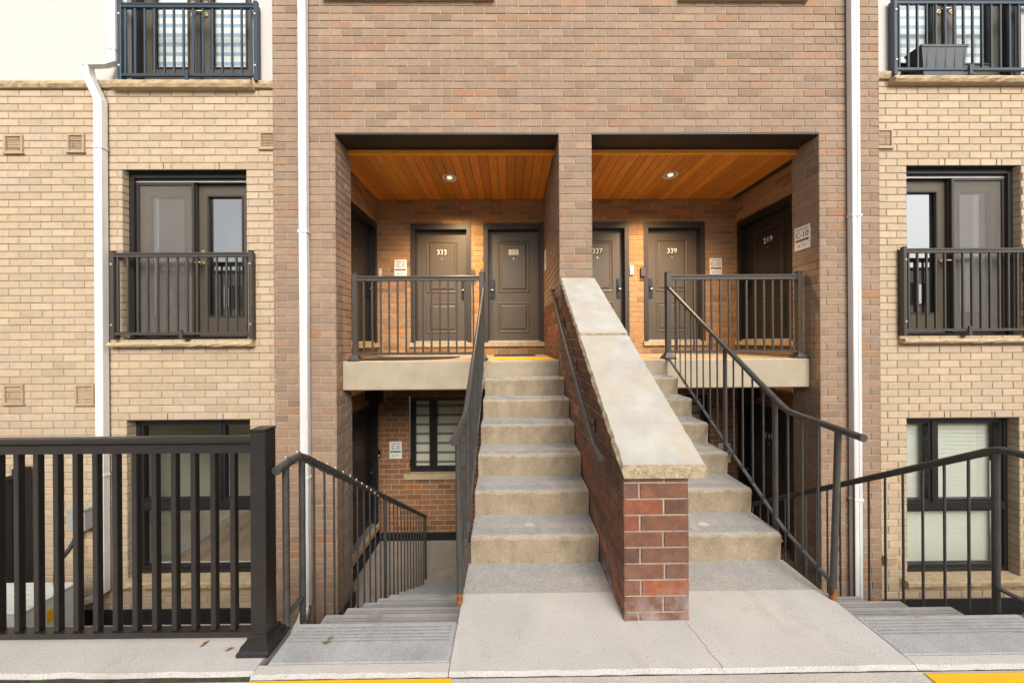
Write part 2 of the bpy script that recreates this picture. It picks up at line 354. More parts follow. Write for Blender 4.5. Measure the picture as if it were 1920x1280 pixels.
MMAT = {'lower': m_mporch, 'porch': m_mporch, 'brown': m_mbrown, 'cream': m_mcream, 'red': m_mred}
class BrickSet:                 # collects every brick of one thing; the 300 largest in view become objects
    def __init__(s, thing): s.t, s.L = thing, []
    def add(s, fc, key, parent, polys):
        for q in polys: s.L.append((fc, key, parent, q, tintpick(key), RND.uniform(-.0015, .0012)))
    def finish(s, limit=300):
        sc_ = []
        for i, (fc, key, par, q, c, j) in enumerate(s.L):
            cu = sum(p[0] for p in q)/len(q); cz = sum(p[1] for p in q)/len(q)
            p = fc.pt(cu, cz) - Vector((0, 0, CZ)); dep = p.dot(fwd)
            rect = len(q) == 4
            if dep < .3 or abs(p.dot(RT)/dep) > 1.58 or abs(p.dot(UP)/dep) > 1.05 or not rect or fc.N.dot(p) > -.02: continue
            area = (max(a[0] for a in q)-min(a[0] for a in q))*(max(a[1] for a in q)-min(a[1] for a in q))
            sc_.append((area*abs(fc.N.dot(p.normalized()))/dep**2, i))
        sc_.sort(reverse=True); chosen = set(i for _, i in sc_[:limit])
        rest = {}
        for i, (fc, key, par, q, c, j) in enumerate(s.L):
            if i in chosen:
                u0, u1 = min(a[0] for a in q), max(a[0] for a in q); z0, z1 = min(a[1] for a in q), max(a[1] for a in q)
                o = bpy.data.objects.new('brick', brick_mesh(u1-u0, z1-z0, key)); o.color = (*c, 1)
                p = fc.pt((u0+u1)/2, (z0+z1)/2, j)
                attach(o, Matrix.Translation(p) @ Matrix.Rotation(math.atan2(fc.U.y, fc.U.x), 4, 'Z'), par)
            else:
                mb = rest.setdefault(key, MB()); b, d = .0035, .022
                cu = sum(p[0] for p in q)/len(q); cz = sum(p[1] for p in q)/len(q)
                hw = max(1e-3, max(abs(p[0]-cu) for p in q)); hz = max(1e-3, max(abs(p[1]-cz) for p in q))
                ins = [(cu+(p[0]-cu)*max(.2, 1-b/hw), cz+(p[1]-cz)*max(.2, 1-b/hz)) for p in q]
                base = len(mb.f)
                mb.loops([[fc.pt(a, z, -d+j) for a, z in q], [fc.pt(a, z, -b+j) for a, z in q], [fc.pt(a, z, j) for a, z in ins]])
                for k in range(base, len(mb.f)): mb.col[k] = c
        for key, mb in rest.items():
            o = mb.build('brick_courses', BMAT[key], s.t, kind='stuff', colattr=True)
            o['label'] = {'lower': 'rest of the lower porch brown brick courses', 'porch': 'rest of the brown brick courses with porch light in their colour', 'brown': 'rest of the brown brick courses', 'cream': 'rest of the cream brick courses', 'red': 'rest of the dark red brick courses'}[key]
def clip_poly(q, a, b, c):      # keep a*u+b*z <= c
    out = []
    for i in range(len(q)):
        p, r = q[i], q[(i+1) % len(q)]; dp, dr = a*p[0]+b*p[1]-c, a*r[0]+b*r[1]-c
        if dp <= 0: out.append(p)
        if dp*dr < 0:
            k = dp/(dp-dr); out.append((p[0]+(r[0]-p[0])*k, p[1]+(r[1]-p[1])*k))
    return out
def brick_polys(u0, u1, z0, z1, holes=(), zref=0.0, C=.091, L=.267, phase=0.0, clip=None):
    res = []; k0 = math.floor((z0-zref)/C+1e-6); k = k0
    while zref + k*C < z1-1e-4:
        a, b = zref+k*C+JT/2, zref+(k+1)*C-JT/2
        a, b = max(a, z0+.002), min(b, z1-.002)
        if b-a > .014:
            sh = phase + (0 if k % 2 == 0 else L*.5) + RND.uniform(-.008, .008)
            n = math.floor((u0-sh)/L)
            x = sh+n*L
            while x < u1:
                p, q = max(x+JT/2, u0+.001), min(x+L-JT/2, u1-.001)
                if q-p > .014:
                    rs = [(p, q, a, b)]
                    for h in holes: rs = subtract(rs, (h[0]-.001, h[1]+.001, h[2]-.001, h[3]+.001))
                    for (aa, bb, cc, dd) in rs:
                        if bb-aa > .014 and dd-cc > .014:
                            pl = [(aa, cc), (bb, cc), (bb, dd), (aa, dd)]
                            if clip:
                                pl = clip_poly(pl, *clip)
                                if len(pl) < 3: continue
                            res.append(pl)
                x += L
        k += 1
    return res
def mortar(mb, fc, u0, u1, z0, z1, holes=(), out=-.007):
    us = sorted(set([u0, u1] + [min(max(h[i], u0), u1) for h in holes for i in (0, 1)])); zs = sorted(set([z0, z1] + [min(max(h[i], z0), z1) for h in holes for i in (2, 3)]))
    for a, b in zip(us, us[1:]):
        for c, d in zip(zs, zs[1:]):
            cu, cz = (a+b)/2, (c+d)/2
            if any(h[0] < cu < h[1] and h[2] < cz < h[3] for h in holes): continue
            mb.add([fc.pt(a, c, out), fc.pt(b, c, out), fc.pt(b, d, out), fc.pt(a, d, out)], [(0, 1, 2, 3)])
def brick_wall(bs, name, fc, u0, u1, z0, z1, key, parent, holes=(), zref=0.0, C=.091, phase=0.0, ext=(0, 0)):
    mb = MB(); mortar(mb, fc, u0-ext[0], u1+ext[1], z0, z1, holes); w = mb.build(name, MMAT[key], parent)
    bs.add(fc, key, w, brick_polys(u0, u1, z0, z1, holes, zref, C, phase=phase)); return w

# ================================================================== dimensions (metres)
YF, YS, YC, YB = 3.87, 4.00, 4.00, 5.65          # bay front, landing edge, cream walls, porch back wall
ZL, ZLOW, ZC = 1.365, -1.88, 4.103               # upper landing, lower landing, porch ceiling
XL0, XL1, XP0, XP1, XR0, XR1 = -2.83, -2.084, .613, 1.013, 3.79, 4.535
XSL, XSR = -2.31, 4.03                            # porch side walls
TR, RS = .283, .195                               # up-stair tread and riser
SX0, SX1, GX0, GX1, SX2, SX3 = -.285, .638, .645, 1.02, 1.027, 1.965
DX0, DX1, DX2, DX3 = -1.225, -.305, 1.985, 2.95    # down stairs
PADF = 1.545                                      # front edge of the forecourt slabs
C = .091; ZREF = ZC - 60*C

# ================================================================== setting
def structure(o): o['kind'] = 'structure'; return o
mb = MB(); mb.add([(-60, -60, -.012), (60, -60, -.012), (60, PADF-.010, -.012), (-60, PADF-.010, -.012)], [(0, 1, 2, 3)]); structure(mb.build('road', m_road))
mb = MB(); mb.box(-60, 60, PADF-.06, PADF+.03, -.3, -.017); structure(mb.build('joint', m_dirt))
mb = MB(); mb.box(-60, 60, PADF-.05, 9, -2.2, ZLOW); structure(mb.build('lower_ground', m_wellfloor))
def jag_slab(name, x0, x1, y0, y1, z0, z1, mt, seg=40, jit=.003):   # slab whose front arris is uneven
    mb = MB(); top, mid, low = [], [], []
    for i in range(seg+1):
        x = x0+(x1-x0)*i/seg; j = RND.uniform(-jit, jit)
        top.append((x, y0+.012+j, z1)); mid.append((x, y0+j*.6, z1-.014+j*.4)); low.append((x, y0, z0))
    n = seg+1; vs = top+mid+low+[(x1, y1, z1), (x0, y1, z1), (x1, y1, z0), (x0, y1, z0)]; fs = []
    for i in range(seg):
        fs.append((n+i, n+i+1, i+1, i)); fs.append((2*n+i, 2*n+i+1, n+i+1, n+i))
    fs.append(tuple(range(n)) + (3*n, 3*n+1)); fs.append((3*n+2, 3*n+3, 3*n+1, 3*n))
    fs.append((2*n, n, 0, 3*n+1, 3*n+3)); fs.append((3*n, n-1, 2*n-1, 3*n-1, 3*n+2))
    mb.add(vs, fs); return structure(mb.build(name, mt))
jag_slab('forecourt_slab', DX1+.002, DX2-.002, PADF, 2.035, -.5, 0, m_pad)
mb = MB(); mb.box(DX1+.002, DX2-.002, 2.036, 2.32, -.5, -.003); structure(mb.build('stair_foot_strip', m_tread))
for a, b in ((DX0-.03, DX1-.002), (DX2+.002, DX3+.03)):
    jag_slab('stair_head_kerb', a, b, PADF, 1.60, -.5, 0, m_pad, 20)
jag_slab('forecourt_edge_slab', -9, DX0-.034, PADF+.02, 1.84, -1.9, .0, m_pad, 60, .006)
jag_slab('forecourt_edge_slab', DX3+.034, 9.5, PADF, 1.84, -1.9, .0, m_pad, 60, .006)
# a crack over the forecourt slab
mb = MB(); a = P(1286, 1165, Z=0); b = P(1362, 1262, Z=0); n = 14; pts = [a.lerp(b, i/n)+Vector((RND.uniform(-.008, .008), RND.uniform(-.004, .004), 0)) for i in range(n+1)]
for p, q in zip(pts, pts[1:]): mb.add([(p.x-.0008, p.y, .0012), (p.x+.0008, p.y, .0012), (q.x+.0012, q.y, .0012), (q.x-.0012, q.y, .0012)], [(0, 1, 2, 3)])
structure(mb.build('slab_crack', m_dirt))

# ================================================================== doors
def rr(fc, u0, u1, z0, z1, out): return [fc.pt(u0, z0, out), fc.pt(u1, z0, out), fc.pt(u1, z1, out), fc.pt(u0, z1, out)]
def panel_door(name, parent, fc, u0, u1, z0, z1, number, lock_side, mleaf, mframe, plate=None, rec=.095, sill=True, nz=None):
    ft = .075
    a, b, d = u0+ft, u1-ft, z1-ft-.03
    lf = MB().fbox(fc, a+.004, b-.004, z0+.02, d-.004, -rec-.045, -rec)
    leaf = lf.build('door', mleaf, parent); w, h = b-a, d-z0
    fr = MB()
    fr.fbox(fc, u0, a, z0, z1, -rec-.05, .012); fr.fbox(fc, b, u1, z0, z1, -rec-.05, .012); fr.fbox(fc, a, b, d, z1, -rec-.05, .010)
    fr.fbox(fc, a, a+.018, z0, d, -rec+.002, -rec+.03); fr.fbox(fc, b-.018, b, z0, d, -rec+.002, -rec+.03); fr.fbox(fc, a+.018, b-.018, d-.018, d, -rec+.002, -rec+.03)
    fr.build('door_frame', mframe, leaf)
    for (f0, f1) in ((.443, .91), (.081, .353)):
        p0, p1, q0, q1 = a+w*.19, a+w*.81, z0+h*f0, z0+h*f1; o = -rec
        L = lambda i, k: rr(fc, p0+i, p1-i, q0+i, q1-i, o+k)
        MB().loops([L(0, .0), L(.004, .008), L(.016, .010), L(.030, .002), L(.050, .0015), L(.075, .013), L(.080, .013)]).build('panel', mleaf, leaf)
    # lock: tall keypad plate and lever
    lu = a+.075 if lock_side < 0 else b-.075; zc = z0+h*.475
    lk = MB(); lk.fbox(fc, lu-.034, lu+.034, zc+.01, zc+.165, -rec, -rec+.03); lk.fbox(fc, lu-.036, lu+.036, zc-.17, zc+.005, -rec, -rec+.022)
    lk.fbox(fc, lu-.018, lu+.018, zc-.05, zc+.03, -rec+.022, -rec+.05)
    lko = lk.build('lock', m_lock, leaf)
    MB().fbox(fc, lu-.02, lu+.02, zc-.03, zc-.012, -rec+.05, -rec+.062).build('thumb_turn', m_brass if False else m_thresh, leaf)
    uc, zn = (a+b)/2+.0, (nz if nz else z0+h*.806)
    if plate: MB().fbox(fc, uc-.092, uc+.092, zn-.05, zn+.05 if plate is m_oplate else zn+.02, -rec, -rec+.0135).build('number_plate', plate, leaf)
    if number: text('number', number, .125, fc, uc, zn, -rec+.0155, m_num, leaf)
    pz = fc.pt(uc, zn-.115, -rec)
    MB().tube([pz, pz+fc.N*.0175], .011, 10).build('peephole', m_brass, leaf)
    MB().fbox(fc, a, b, z0-.012, z0+.018, -rec-.04, -.01).build('threshold', m_thresh, leaf)
    if sill: MB().fbox(fc, u0-.02, u1+.02, z0-.085, z0-.013, -rec, .045).build('sill', m_stone, leaf)
    return leaf

# ================================================================== brown entrance bay
bay = thing('entrance_bay', 'brown brick townhouse entrance bay with two open porches one above the other on each side', 'building', ((XL0+XR1)/2, YF, ZLOW))
BB = BrickSet(bay)
f = front(YF)
win_top = [(PX(612, 0, YF), PX(922, 0, YF), 5.75, 6.9), (PX(1275, 0, YF), PX(1508, 0, YF), 5.75, 6.9)]
holes = [(XL1, XP0, ZLOW-1, ZC), (XP1, XR0, ZLOW-1, ZC)] + win_top
ZTOP = 6.6
brick_wall(BB, 'front_wall', f, XL0, XR1, ZLOW, ZTOP, 'brown', bay, holes, ZREF)
# outer returns, pillar returns and pillar backs
brick_wall(BB, 'outer_return', facing_nx(XL0), -YC-.02, -YF, ZLOW, ZTOP, 'brown', bay, (), ZREF)
brick_wall(BB, 'outer_return', facing_px(XR1), YF, YC+.02, ZLOW, ZTOP, 'brown', bay, (), ZREF)
brick_wall(BB, 'pillar_return', facing_px(XL1), YF, 4.25, ZLOW, ZC, 'brown', bay, (), ZREF, phase=.09)
brick_wall(BB, 'pillar_return', facing_nx(XR0), -4.25, -YF, ZLOW, ZC, 'brown', bay, (), ZREF, phase=.09)
bk = lambda Y: Face((0, Y, 0), (-1, 0, 0), (0, 1, 0))
brick_wall(BB, 'pillar_back', bk(4.25), -XL1, -XSL, ZLOW, ZC, 'brown', bay, (), ZREF)
brick_wall(BB, 'pillar_back', bk(4.25), -XSR, -XR0, ZLOW, ZC, 'brown', bay, (), ZREF)
# side walls with doors (u = Y on the left, u = -Y on the right)
DZ0, DZ1 = 1.60, 3.67
LZ0, LZ1 = -1.53, .56
sideL = [(4.48, 5.60, DZ0-.08, DZ1), (4.48, 5.60, LZ0-.08, LZ1)]
sideR = [(-5.60, -4.48, DZ0-.08, DZ1), (-5.60, -4.48, LZ0-.08, LZ1)]
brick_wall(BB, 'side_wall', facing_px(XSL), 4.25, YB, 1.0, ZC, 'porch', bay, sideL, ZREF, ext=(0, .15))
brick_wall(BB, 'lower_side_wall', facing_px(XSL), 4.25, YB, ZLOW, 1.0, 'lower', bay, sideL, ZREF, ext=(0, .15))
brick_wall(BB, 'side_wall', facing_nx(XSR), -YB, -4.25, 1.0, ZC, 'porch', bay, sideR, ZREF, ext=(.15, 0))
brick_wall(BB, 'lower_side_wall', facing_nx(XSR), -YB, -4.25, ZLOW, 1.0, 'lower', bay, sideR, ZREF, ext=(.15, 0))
# middle wall faces: dark red low courses, brown above
ZRED = 2.16
for fc, u0, u1 in ((facing_nx(XP0), -YB, -YF), (facing_px(XP1), YF, YB)):
    brick_wall(BB, 'middle_wall', fc, u0, u1, ZRED, ZC, 'brown', bay, (), ZREF)
    brick_wall(BB, 'middle_wall_base', fc, u0, u1, ZLOW, ZRED, 'red', bay, (), ZREF)
# back walls
fb = front(YB)
bx = lambda px: PX(px, 540, YB)
D333 = (bx(770.5), bx(883.5), DZ0, 3.685); D335 = (bx(907), bx(1020.5)-.005, DZ0, 3.685)
D337 = (bx(1066), bx(1179.5), DZ0, 3.70); D339 = (bx(1207.5), bx(1321.5), DZ0, 3.70)
WL = (bx(766), -.72, -.70, .64); WR = (2.36, bx(1329), -.70, .64)
drop = lambda d: (d[0], d[1], d[2]-.08, d[3])
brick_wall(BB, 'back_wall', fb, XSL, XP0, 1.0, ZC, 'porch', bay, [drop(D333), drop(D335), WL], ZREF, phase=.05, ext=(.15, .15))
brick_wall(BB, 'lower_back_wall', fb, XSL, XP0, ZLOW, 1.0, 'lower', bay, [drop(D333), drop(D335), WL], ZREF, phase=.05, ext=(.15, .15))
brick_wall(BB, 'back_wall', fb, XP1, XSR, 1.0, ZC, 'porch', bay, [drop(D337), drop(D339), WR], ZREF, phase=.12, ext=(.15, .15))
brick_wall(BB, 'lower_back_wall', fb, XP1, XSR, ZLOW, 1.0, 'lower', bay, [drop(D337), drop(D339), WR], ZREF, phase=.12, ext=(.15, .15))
panel_door('door', bay, fb, *D333, '333', 1, m_door, m_frame, m_plate)['label'] = 'brown panelled door numbered 333'
panel_door('door', bay, fb, *D335, '335', -1, m_door, m_frame, m_oplate)['label'] = 'brown panelled door numbered 335'
panel_door('door', bay, fb, *D337, '337', 1, m_door, m_frame, m_plate)['label'] = 'brown panelled door numbered 337'
panel_door('door', bay, fb, *D339, '339', -1, m_door, m_frame, m_plate)['label'] = 'brown panelled door numbered 339'
panel_door('door', bay, facing_nx(XSR), -5.60, -4.48, DZ0, DZ1, '219', -1, m_ddoor, m_bframe)['label'] = 'black panelled door numbered 219'
panel_door('door', bay, facing_px(XSL), 4.48, 5.60, DZ0, DZ1, None, 1, m_ddoor, m_bframe)['label'] = 'black door of the upper left porch side wall'
panel_door('door', bay, facing_nx(XSR), -5.60, -4.48, LZ0, LZ1, '119', -1, m_ddoor, m_bframe)['label'] = 'black panelled door numbered 119'
panel_door('door', bay, facing_px(XSL), 4.48, 5.60, LZ0, LZ1, None, 1, m_ddoor, m_bframe)['label'] = 'black door of the lower left porch side wall'
# landing slabs, soffits, lintels, trims, base membranes
for i, (a, b) in enumerate(((XL1+.002, XP0-.004), (XP1+.004, XR0-.002))):
    sx = (a, SX0-.001) if i == 0 else (SX3+.001, b)
    mb = MB(); mb.box(sx[0], sx[1], YS, YB-.01, 1.0, ZL, bev=.012); mb.box((SX0 if i == 0 else a), (b if i == 0 else SX3), YS+.06, YB-.01, 1.0, ZL-.001)
    mb.build('landing_slab', m_slab, bay)
    A, Bx = (XSL, XP0) if i == 0 else (XP1, XSR)
    mb = MB(); mb.box(A if i else XL1, XP0 if i == 0 else XR0, YF-.004, 4.16, ZC-.004, ZC+.02); mb.box(A if i else XL1, XP0 if i == 0 else XR0, 4.13, 4.16, ZC-.010, ZC-.004)
    mb.build('steel_lintel', m_steel, bay)
    mb = MB(); mb.box((XP1 if i else XL1), (XR0 if i else XP0), 4.165, 4.20, ZC-.062, ZC); mb.box((XP1 if i else XL1), (XR0 if i else XP0), 4.165, 4.24, ZC-.012, ZC-.0005)
    mb.build('trim_board', m_orange, bay)
    sof = MB(); sof.box(A-.12, Bx+.12, 4.16, YB+.15, ZC+.016, ZC+.04); so = sof.build('soffit', m_dark, bay)
    pw = .127; n = int((Bx-A)/pw)+1
    me = MB().box(-pw/2+.003, pw/2-.003, 0, YB-4.21, 0, .014, bev=.003).mesh('plank'); me.materials.append(m_cedar)
    for k in range(n):
        xc = A+pw*(k+.5)
        if xc+pw/2 > Bx+.01: continue
        o = bpy.data.objects.new('plank', me); j = RND.uniform(.78, 1.15); o.color = (j, j*RND.uniform(.92, 1.08), j, 1)
        attach(o, Matrix.Translation((xc, 4.21, ZC)), so)
    # black membrane at the foot of the lower walls
    mb = MB(); mb.box(A, Bx, YB-.025, YB, ZLOW, ZLOW+.13)
    if i == 0: mb.box(XSL, XSL+.025, 4.25, YB-.025, ZLOW, ZLOW+.18); mb.box(XL1, XL1+.025, YF, 4.27, ZLOW, ZLOW+.18)
    else: mb.box(XSR-.025, XSR, 4.25, YB-.025, ZLOW, ZLOW+.18); mb.box(XR0-.025, XR0, YF, 4.27, ZLOW, ZLOW+.18)
    mb.build('base_membrane', m_membrane, bay)
# low soffit under the landing on the side recesses is brick-bound; roof is an unseen slab added to stop sky light leaking in
MB().box(XL0, XR1, YF+.03, 8.5, ZTOP, ZTOP+.15).build('cover_slab', m_dark, bay)
# windows above the sills at the top edge and in the lower porches
def casement(parent, fc, u0, u1, z0, z1, splits, mframe, rec=.07, sill=True, blind=None, transom=None):
    w = MB(); t = .05
    w.fbox(fc, u0, u0+t, z0, z1, -rec-.06, -rec+.02); w.fbox(fc, u1-t, u1, z0, z1, -rec-.06, -rec+.02)
    w.fbox(fc, u0+t, u1-t, z0, z0+t, -rec-.06, -rec+.02); w.fbox(fc, u0+t, u1-t, z1-t, z1, -rec-.06, -rec+.02)
    wo_ = w.build('window', mframe, parent)
    zt = transom if transom else z1
    cells = []
    edges = [u0+t] + list(splits) + [u1-t]
    if transom:
        MB().fbox(fc, u0+t, u1-t, transom-.055, transom+.03, -rec-.06, -rec+.035).build('transom_bar', mframe, wo_)
        cells.append((u0+t, u1-t, z0+t, transom-.055))
        zz0, zz1 = transom+.03, z1-t
    else: zz0, zz1 = z0+t, z1-t
    for k, (a, b) in enumerate(zip(edges, edges[1:])):
        if k > 0: MB().fbox(fc, a-.03, a+.03, zz0, zz1, -rec-.06, -rec+.02).build('mullion', mframe, wo_); a += .03
        if k < len(edges)-2: b -= .03
        cells.append((a, b, zz0, zz1))
    for (a, b, c, d) in cells:
        s = MB(); q = .035
        s.fbox(fc, a, a+q, c, d, -rec-.045, -rec+.008); s.fbox(fc, b-q, b, c, d, -rec-.045, -rec+.008); s.fbox(fc, a+q, b-q, c, c+q, -rec-.045, -rec+.008); s.fbox(fc, a+q, b-q, d-q, d, -rec-.045, -rec+.008)
        s.build('sash', mframe, wo_)
        MB().fbox(fc, a+q, b-q, c+q, d-q, -rec-.03, -rec-.024).build('pane', m_glass, wo_)
    if sill: MB().fbox(fc, u0-.09, u1+.09, z0-.10, z0-.002, -rec-.02, .05).build('sill', m_stone, wo_)
    return wo_
def zebra(parent, fc, u0, u1, z0, z1, rec):
    k, z = 0, z1
    while z > z0+.02:
        hgt = .125 if k % 2 == 0 else .045
        MB().fbox(fc, u0, u1, max(z0, z-hgt), z-.001, -rec, -rec+.004).build('blind_band', m_blind if k % 2 == 0 else m_blindd, parent); z -= hgt; k += 1
for (u0, u1, z0, z1), spl in ((WL, [WL[0]+.40]), (WR, [WR[1]-.40])):
    w = casement(bay, fb, u0, u1, z0, z1, spl, m_bframe)
    zebra(w, fb, u0+.05, u1-.05, z0+.05, z1-.05, .19)
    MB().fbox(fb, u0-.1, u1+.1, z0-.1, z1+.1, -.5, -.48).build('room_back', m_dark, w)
for (u0, u1, z0, z1) in win_top:
    w = casement(bay, f, u0, u1, z0, ZTOP+.05, [(u0+u1)/2], m_bframe, sill=False)
    MB().fbox(f, u0-.03, u1+.03, z0-.04, z0-.004, -.06, .06).build('sill', m_stone, w)
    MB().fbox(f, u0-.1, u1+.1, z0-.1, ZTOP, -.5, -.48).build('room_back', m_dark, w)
BB.finish()

# ================================================================== cream wings
def balcony_door(parent, fc, u0, u1, z0, z1, screen_side, rec=.13, blind=False):
    t = .06
    fr = MB(); fr.fbox(fc, u0, u0+t, z0, z1, -rec-.09, -rec+.06); fr.fbox(fc, u1-t, u1, z0, z1, -rec-.09, -rec+.06); fr.fbox(fc, u0+t, u1-t, z1-t, z1, -rec-.09, -rec+.06); fr.fbox(fc, u0+t, u1-t, z0, z0+.035, -rec-.09, -rec+.04)
    d = fr.build('balcony_door', m_bframe, parent)
    MB().fbox(fc, u0+t, u1-t, z1-t-.03, z1-t, -rec-.08, -rec+.03).build('head_track', m_frame, d)
    MB().fbox(fc, u0+t, u1-t, z1-t-.042, z1-t-.03, -rec+.0, -rec+.032).build('head_strip', m_thresh, d)
    MB().fbox(fc, u0-.0, u1+.0, z0-.03, z0-.001, -rec-.05, -.03).build('threshold', m_thresh, d)
    mid = (u0+u1)/2; zt = z1-t-.045
    for sgn, a, b in ((-1, u0+t, mid-.03), (1, mid+.03, u1-t)):
        st = .105
        lf = MB(); o0, o1 = -rec-.075, -rec-.03
        lf.fbox(fc, a, a+st, z0+.04, zt, o0, o1); lf.fbox(fc, b-st, b, z0+.04, zt, o0, o1); lf.fbox(fc, a+st, b-st, z0+.04, z0+.29, o0, o1); lf.fbox(fc, a+st, b-st, zt-.14, zt, o0, o1)
        lf.build('leaf', m_door, d)
        g = MB(); q = .018
        g.fbox(fc, a+st, a+st+q, z0+.29, zt-.14, o1-.02, o1+.010); g.fbox(fc, b-st-q, b-st, z0+.29, zt-.14, o1-.02, o1+.010); g.fbox(fc, a+st+q, b-st-q, z0+.29, z0+.29+q, o1-.02, o1+.010); g.fbox(fc, a+st+q, b-st-q, zt-.14-q, zt-.14, o1-.02, o1+.010)
        g.build('glazing_bead', m_frame, d)
        MB().fbox(fc, a+st, b-st, z0+.29, zt-.14, o0+.01, o0+.018).build('pane', m_glass if blind else m_dglass, d)
        hu = b-st*.5 if sgn < 0 else a+st*.5
        for zz in (z0+.98, z0+1.12):
            p = fc.pt(hu, zz, o1); hb = MB(); hb.tube([p, p+fc.N*.012], .028, 12)
            if zz < z0+1.0: hb.tube([p, p+fc.N*.05, p+fc.N*.05+fc.U*sgn*-.1], .009, 8)
            hb.build('handle', m_brass, d)
    MB().fbox(fc, mid-.03, mid+.03, z0+.04, zt, -rec-.08, -rec+.0).build('astragal', m_frame, d)
    if screen_side:
        a, b = (u0+t, mid+.02) if screen_side < 0 else (mid-.02, u1-t)
        s = MB(); q = .03
        s.fbox(fc, a, a+q, z0+.05, zt, -rec+.005, -rec+.03); s.fbox(fc, b-q, b, z0+.05, zt, -rec+.005, -rec+.03); s.fbox(fc, a+q, b-q, z0+.05, z0+.05+q, -rec+.005, -rec+.03); s.fbox(fc, a+q, b-q, zt-q, zt, -rec+.005, -rec+.03)
        s.build('screen_frame', m_frame, d)
        MB().fbox(fc, a+q, b-q, z0+.05+q, zt-q, -rec+.014, -rec+.018).build('insect_screen', m_screen, d)
    if blind:
        zz, k = zt-.14, 0
        while zz > z0+.29:
            hh = .075 if k % 2 == 0 else .05
            for a, b in ((u0+t+.1, mid-.13), (mid+.13, u1-t-.1)): MB().fbox(fc, a, b, zz-hh, zz-.001, -rec-.105, -rec-.102).build('blind_band', m_sign if k % 2 == 0 else m_bluesheer, d)
            zz -= hh; k += 1
    MB().fbox(fc, u0-.05, u1+.05, z0, z1, -rec-.35, -rec-.33).build('dim_backing', m_dimsheet, d)  # plain dark sheet painted in for the unlit room behind
    return d
def vent(parent, fc, u0, u1, z0, z1):
    t = .022
    fr = MB(); fr.fbox(fc, u0, u0+t, z0, z1, -.02, .016); fr.fbox(fc, u1-t, u1, z0, z1, -.02, .016); fr.fbox(fc, u0+t, u1-t, z0, z0+t, -.02, .016); fr.fbox(fc, u0+t, u1-t, z1-t, z1, -.02, .016)
    fr.fbox(fc, u0-.012, u1+.012, z0-.012, z0, -.02, .024)
    v = fr.build('vent', m_vent, parent)
    MB().fbox(fc, u0+t, u1-t, z0+t, z1-t, -.02, -.012).build('backing', m_ventd, v)
    n = 9
    for k in range(n):
        zz = z0+t+(z1-z0-2*t)*(k+.5)/n; dz = (z1-z0-2*t)/n*.15
        l = MB(); l.fbox(fc, u0+t, u1-t, zz-dz, zz+dz, -.008, .006)
        l.build('louvre', m_vent, v)
def rough_stone(name, x0, x1, y0, y1, z0, z1, parent, seg=18, j=.008, chamf=0):
    mb = MB(); n = seg+1; A, B2, C2, D2 = [], [], [], []
    for i in range(n):
        x = x0+(x1-x0)*i/seg
        A.append((x, y0+.012+RND.uniform(-j, j)*.4, z1)); B2.append((x, y0+RND.uniform(-j, j), z1-.02)); C2.append((x, y0+RND.uniform(-j, j), (z0+z1)/2-.01)); D2.append((x, y0+.018+RND.uniform(-j, j)*.5, z0))
    vs = A+B2+C2+D2+[(x0, y1, z1), (x1, y1, z1), (x0, y1, z0), (x1, y1, z0)]; fs = []
    for r in range(3):
        for i in range(seg): fs.append(((r+1)*n+i, (r+1)*n+i+1, r*n+i+1, r*n+i))
    b = 4*n; fs += [tuple(range(n))+(b+1, b), tuple(range(3*n, 4*n))[::-1]+(b+2, b+3), (0, b, b+2, 3*n, 2*n, n), (n-1, 2*n-1, 3*n-1, 4*n-1, b+3, b+1)]
    mb.add(vs, fs); return mb.build(name, m_stone, parent)

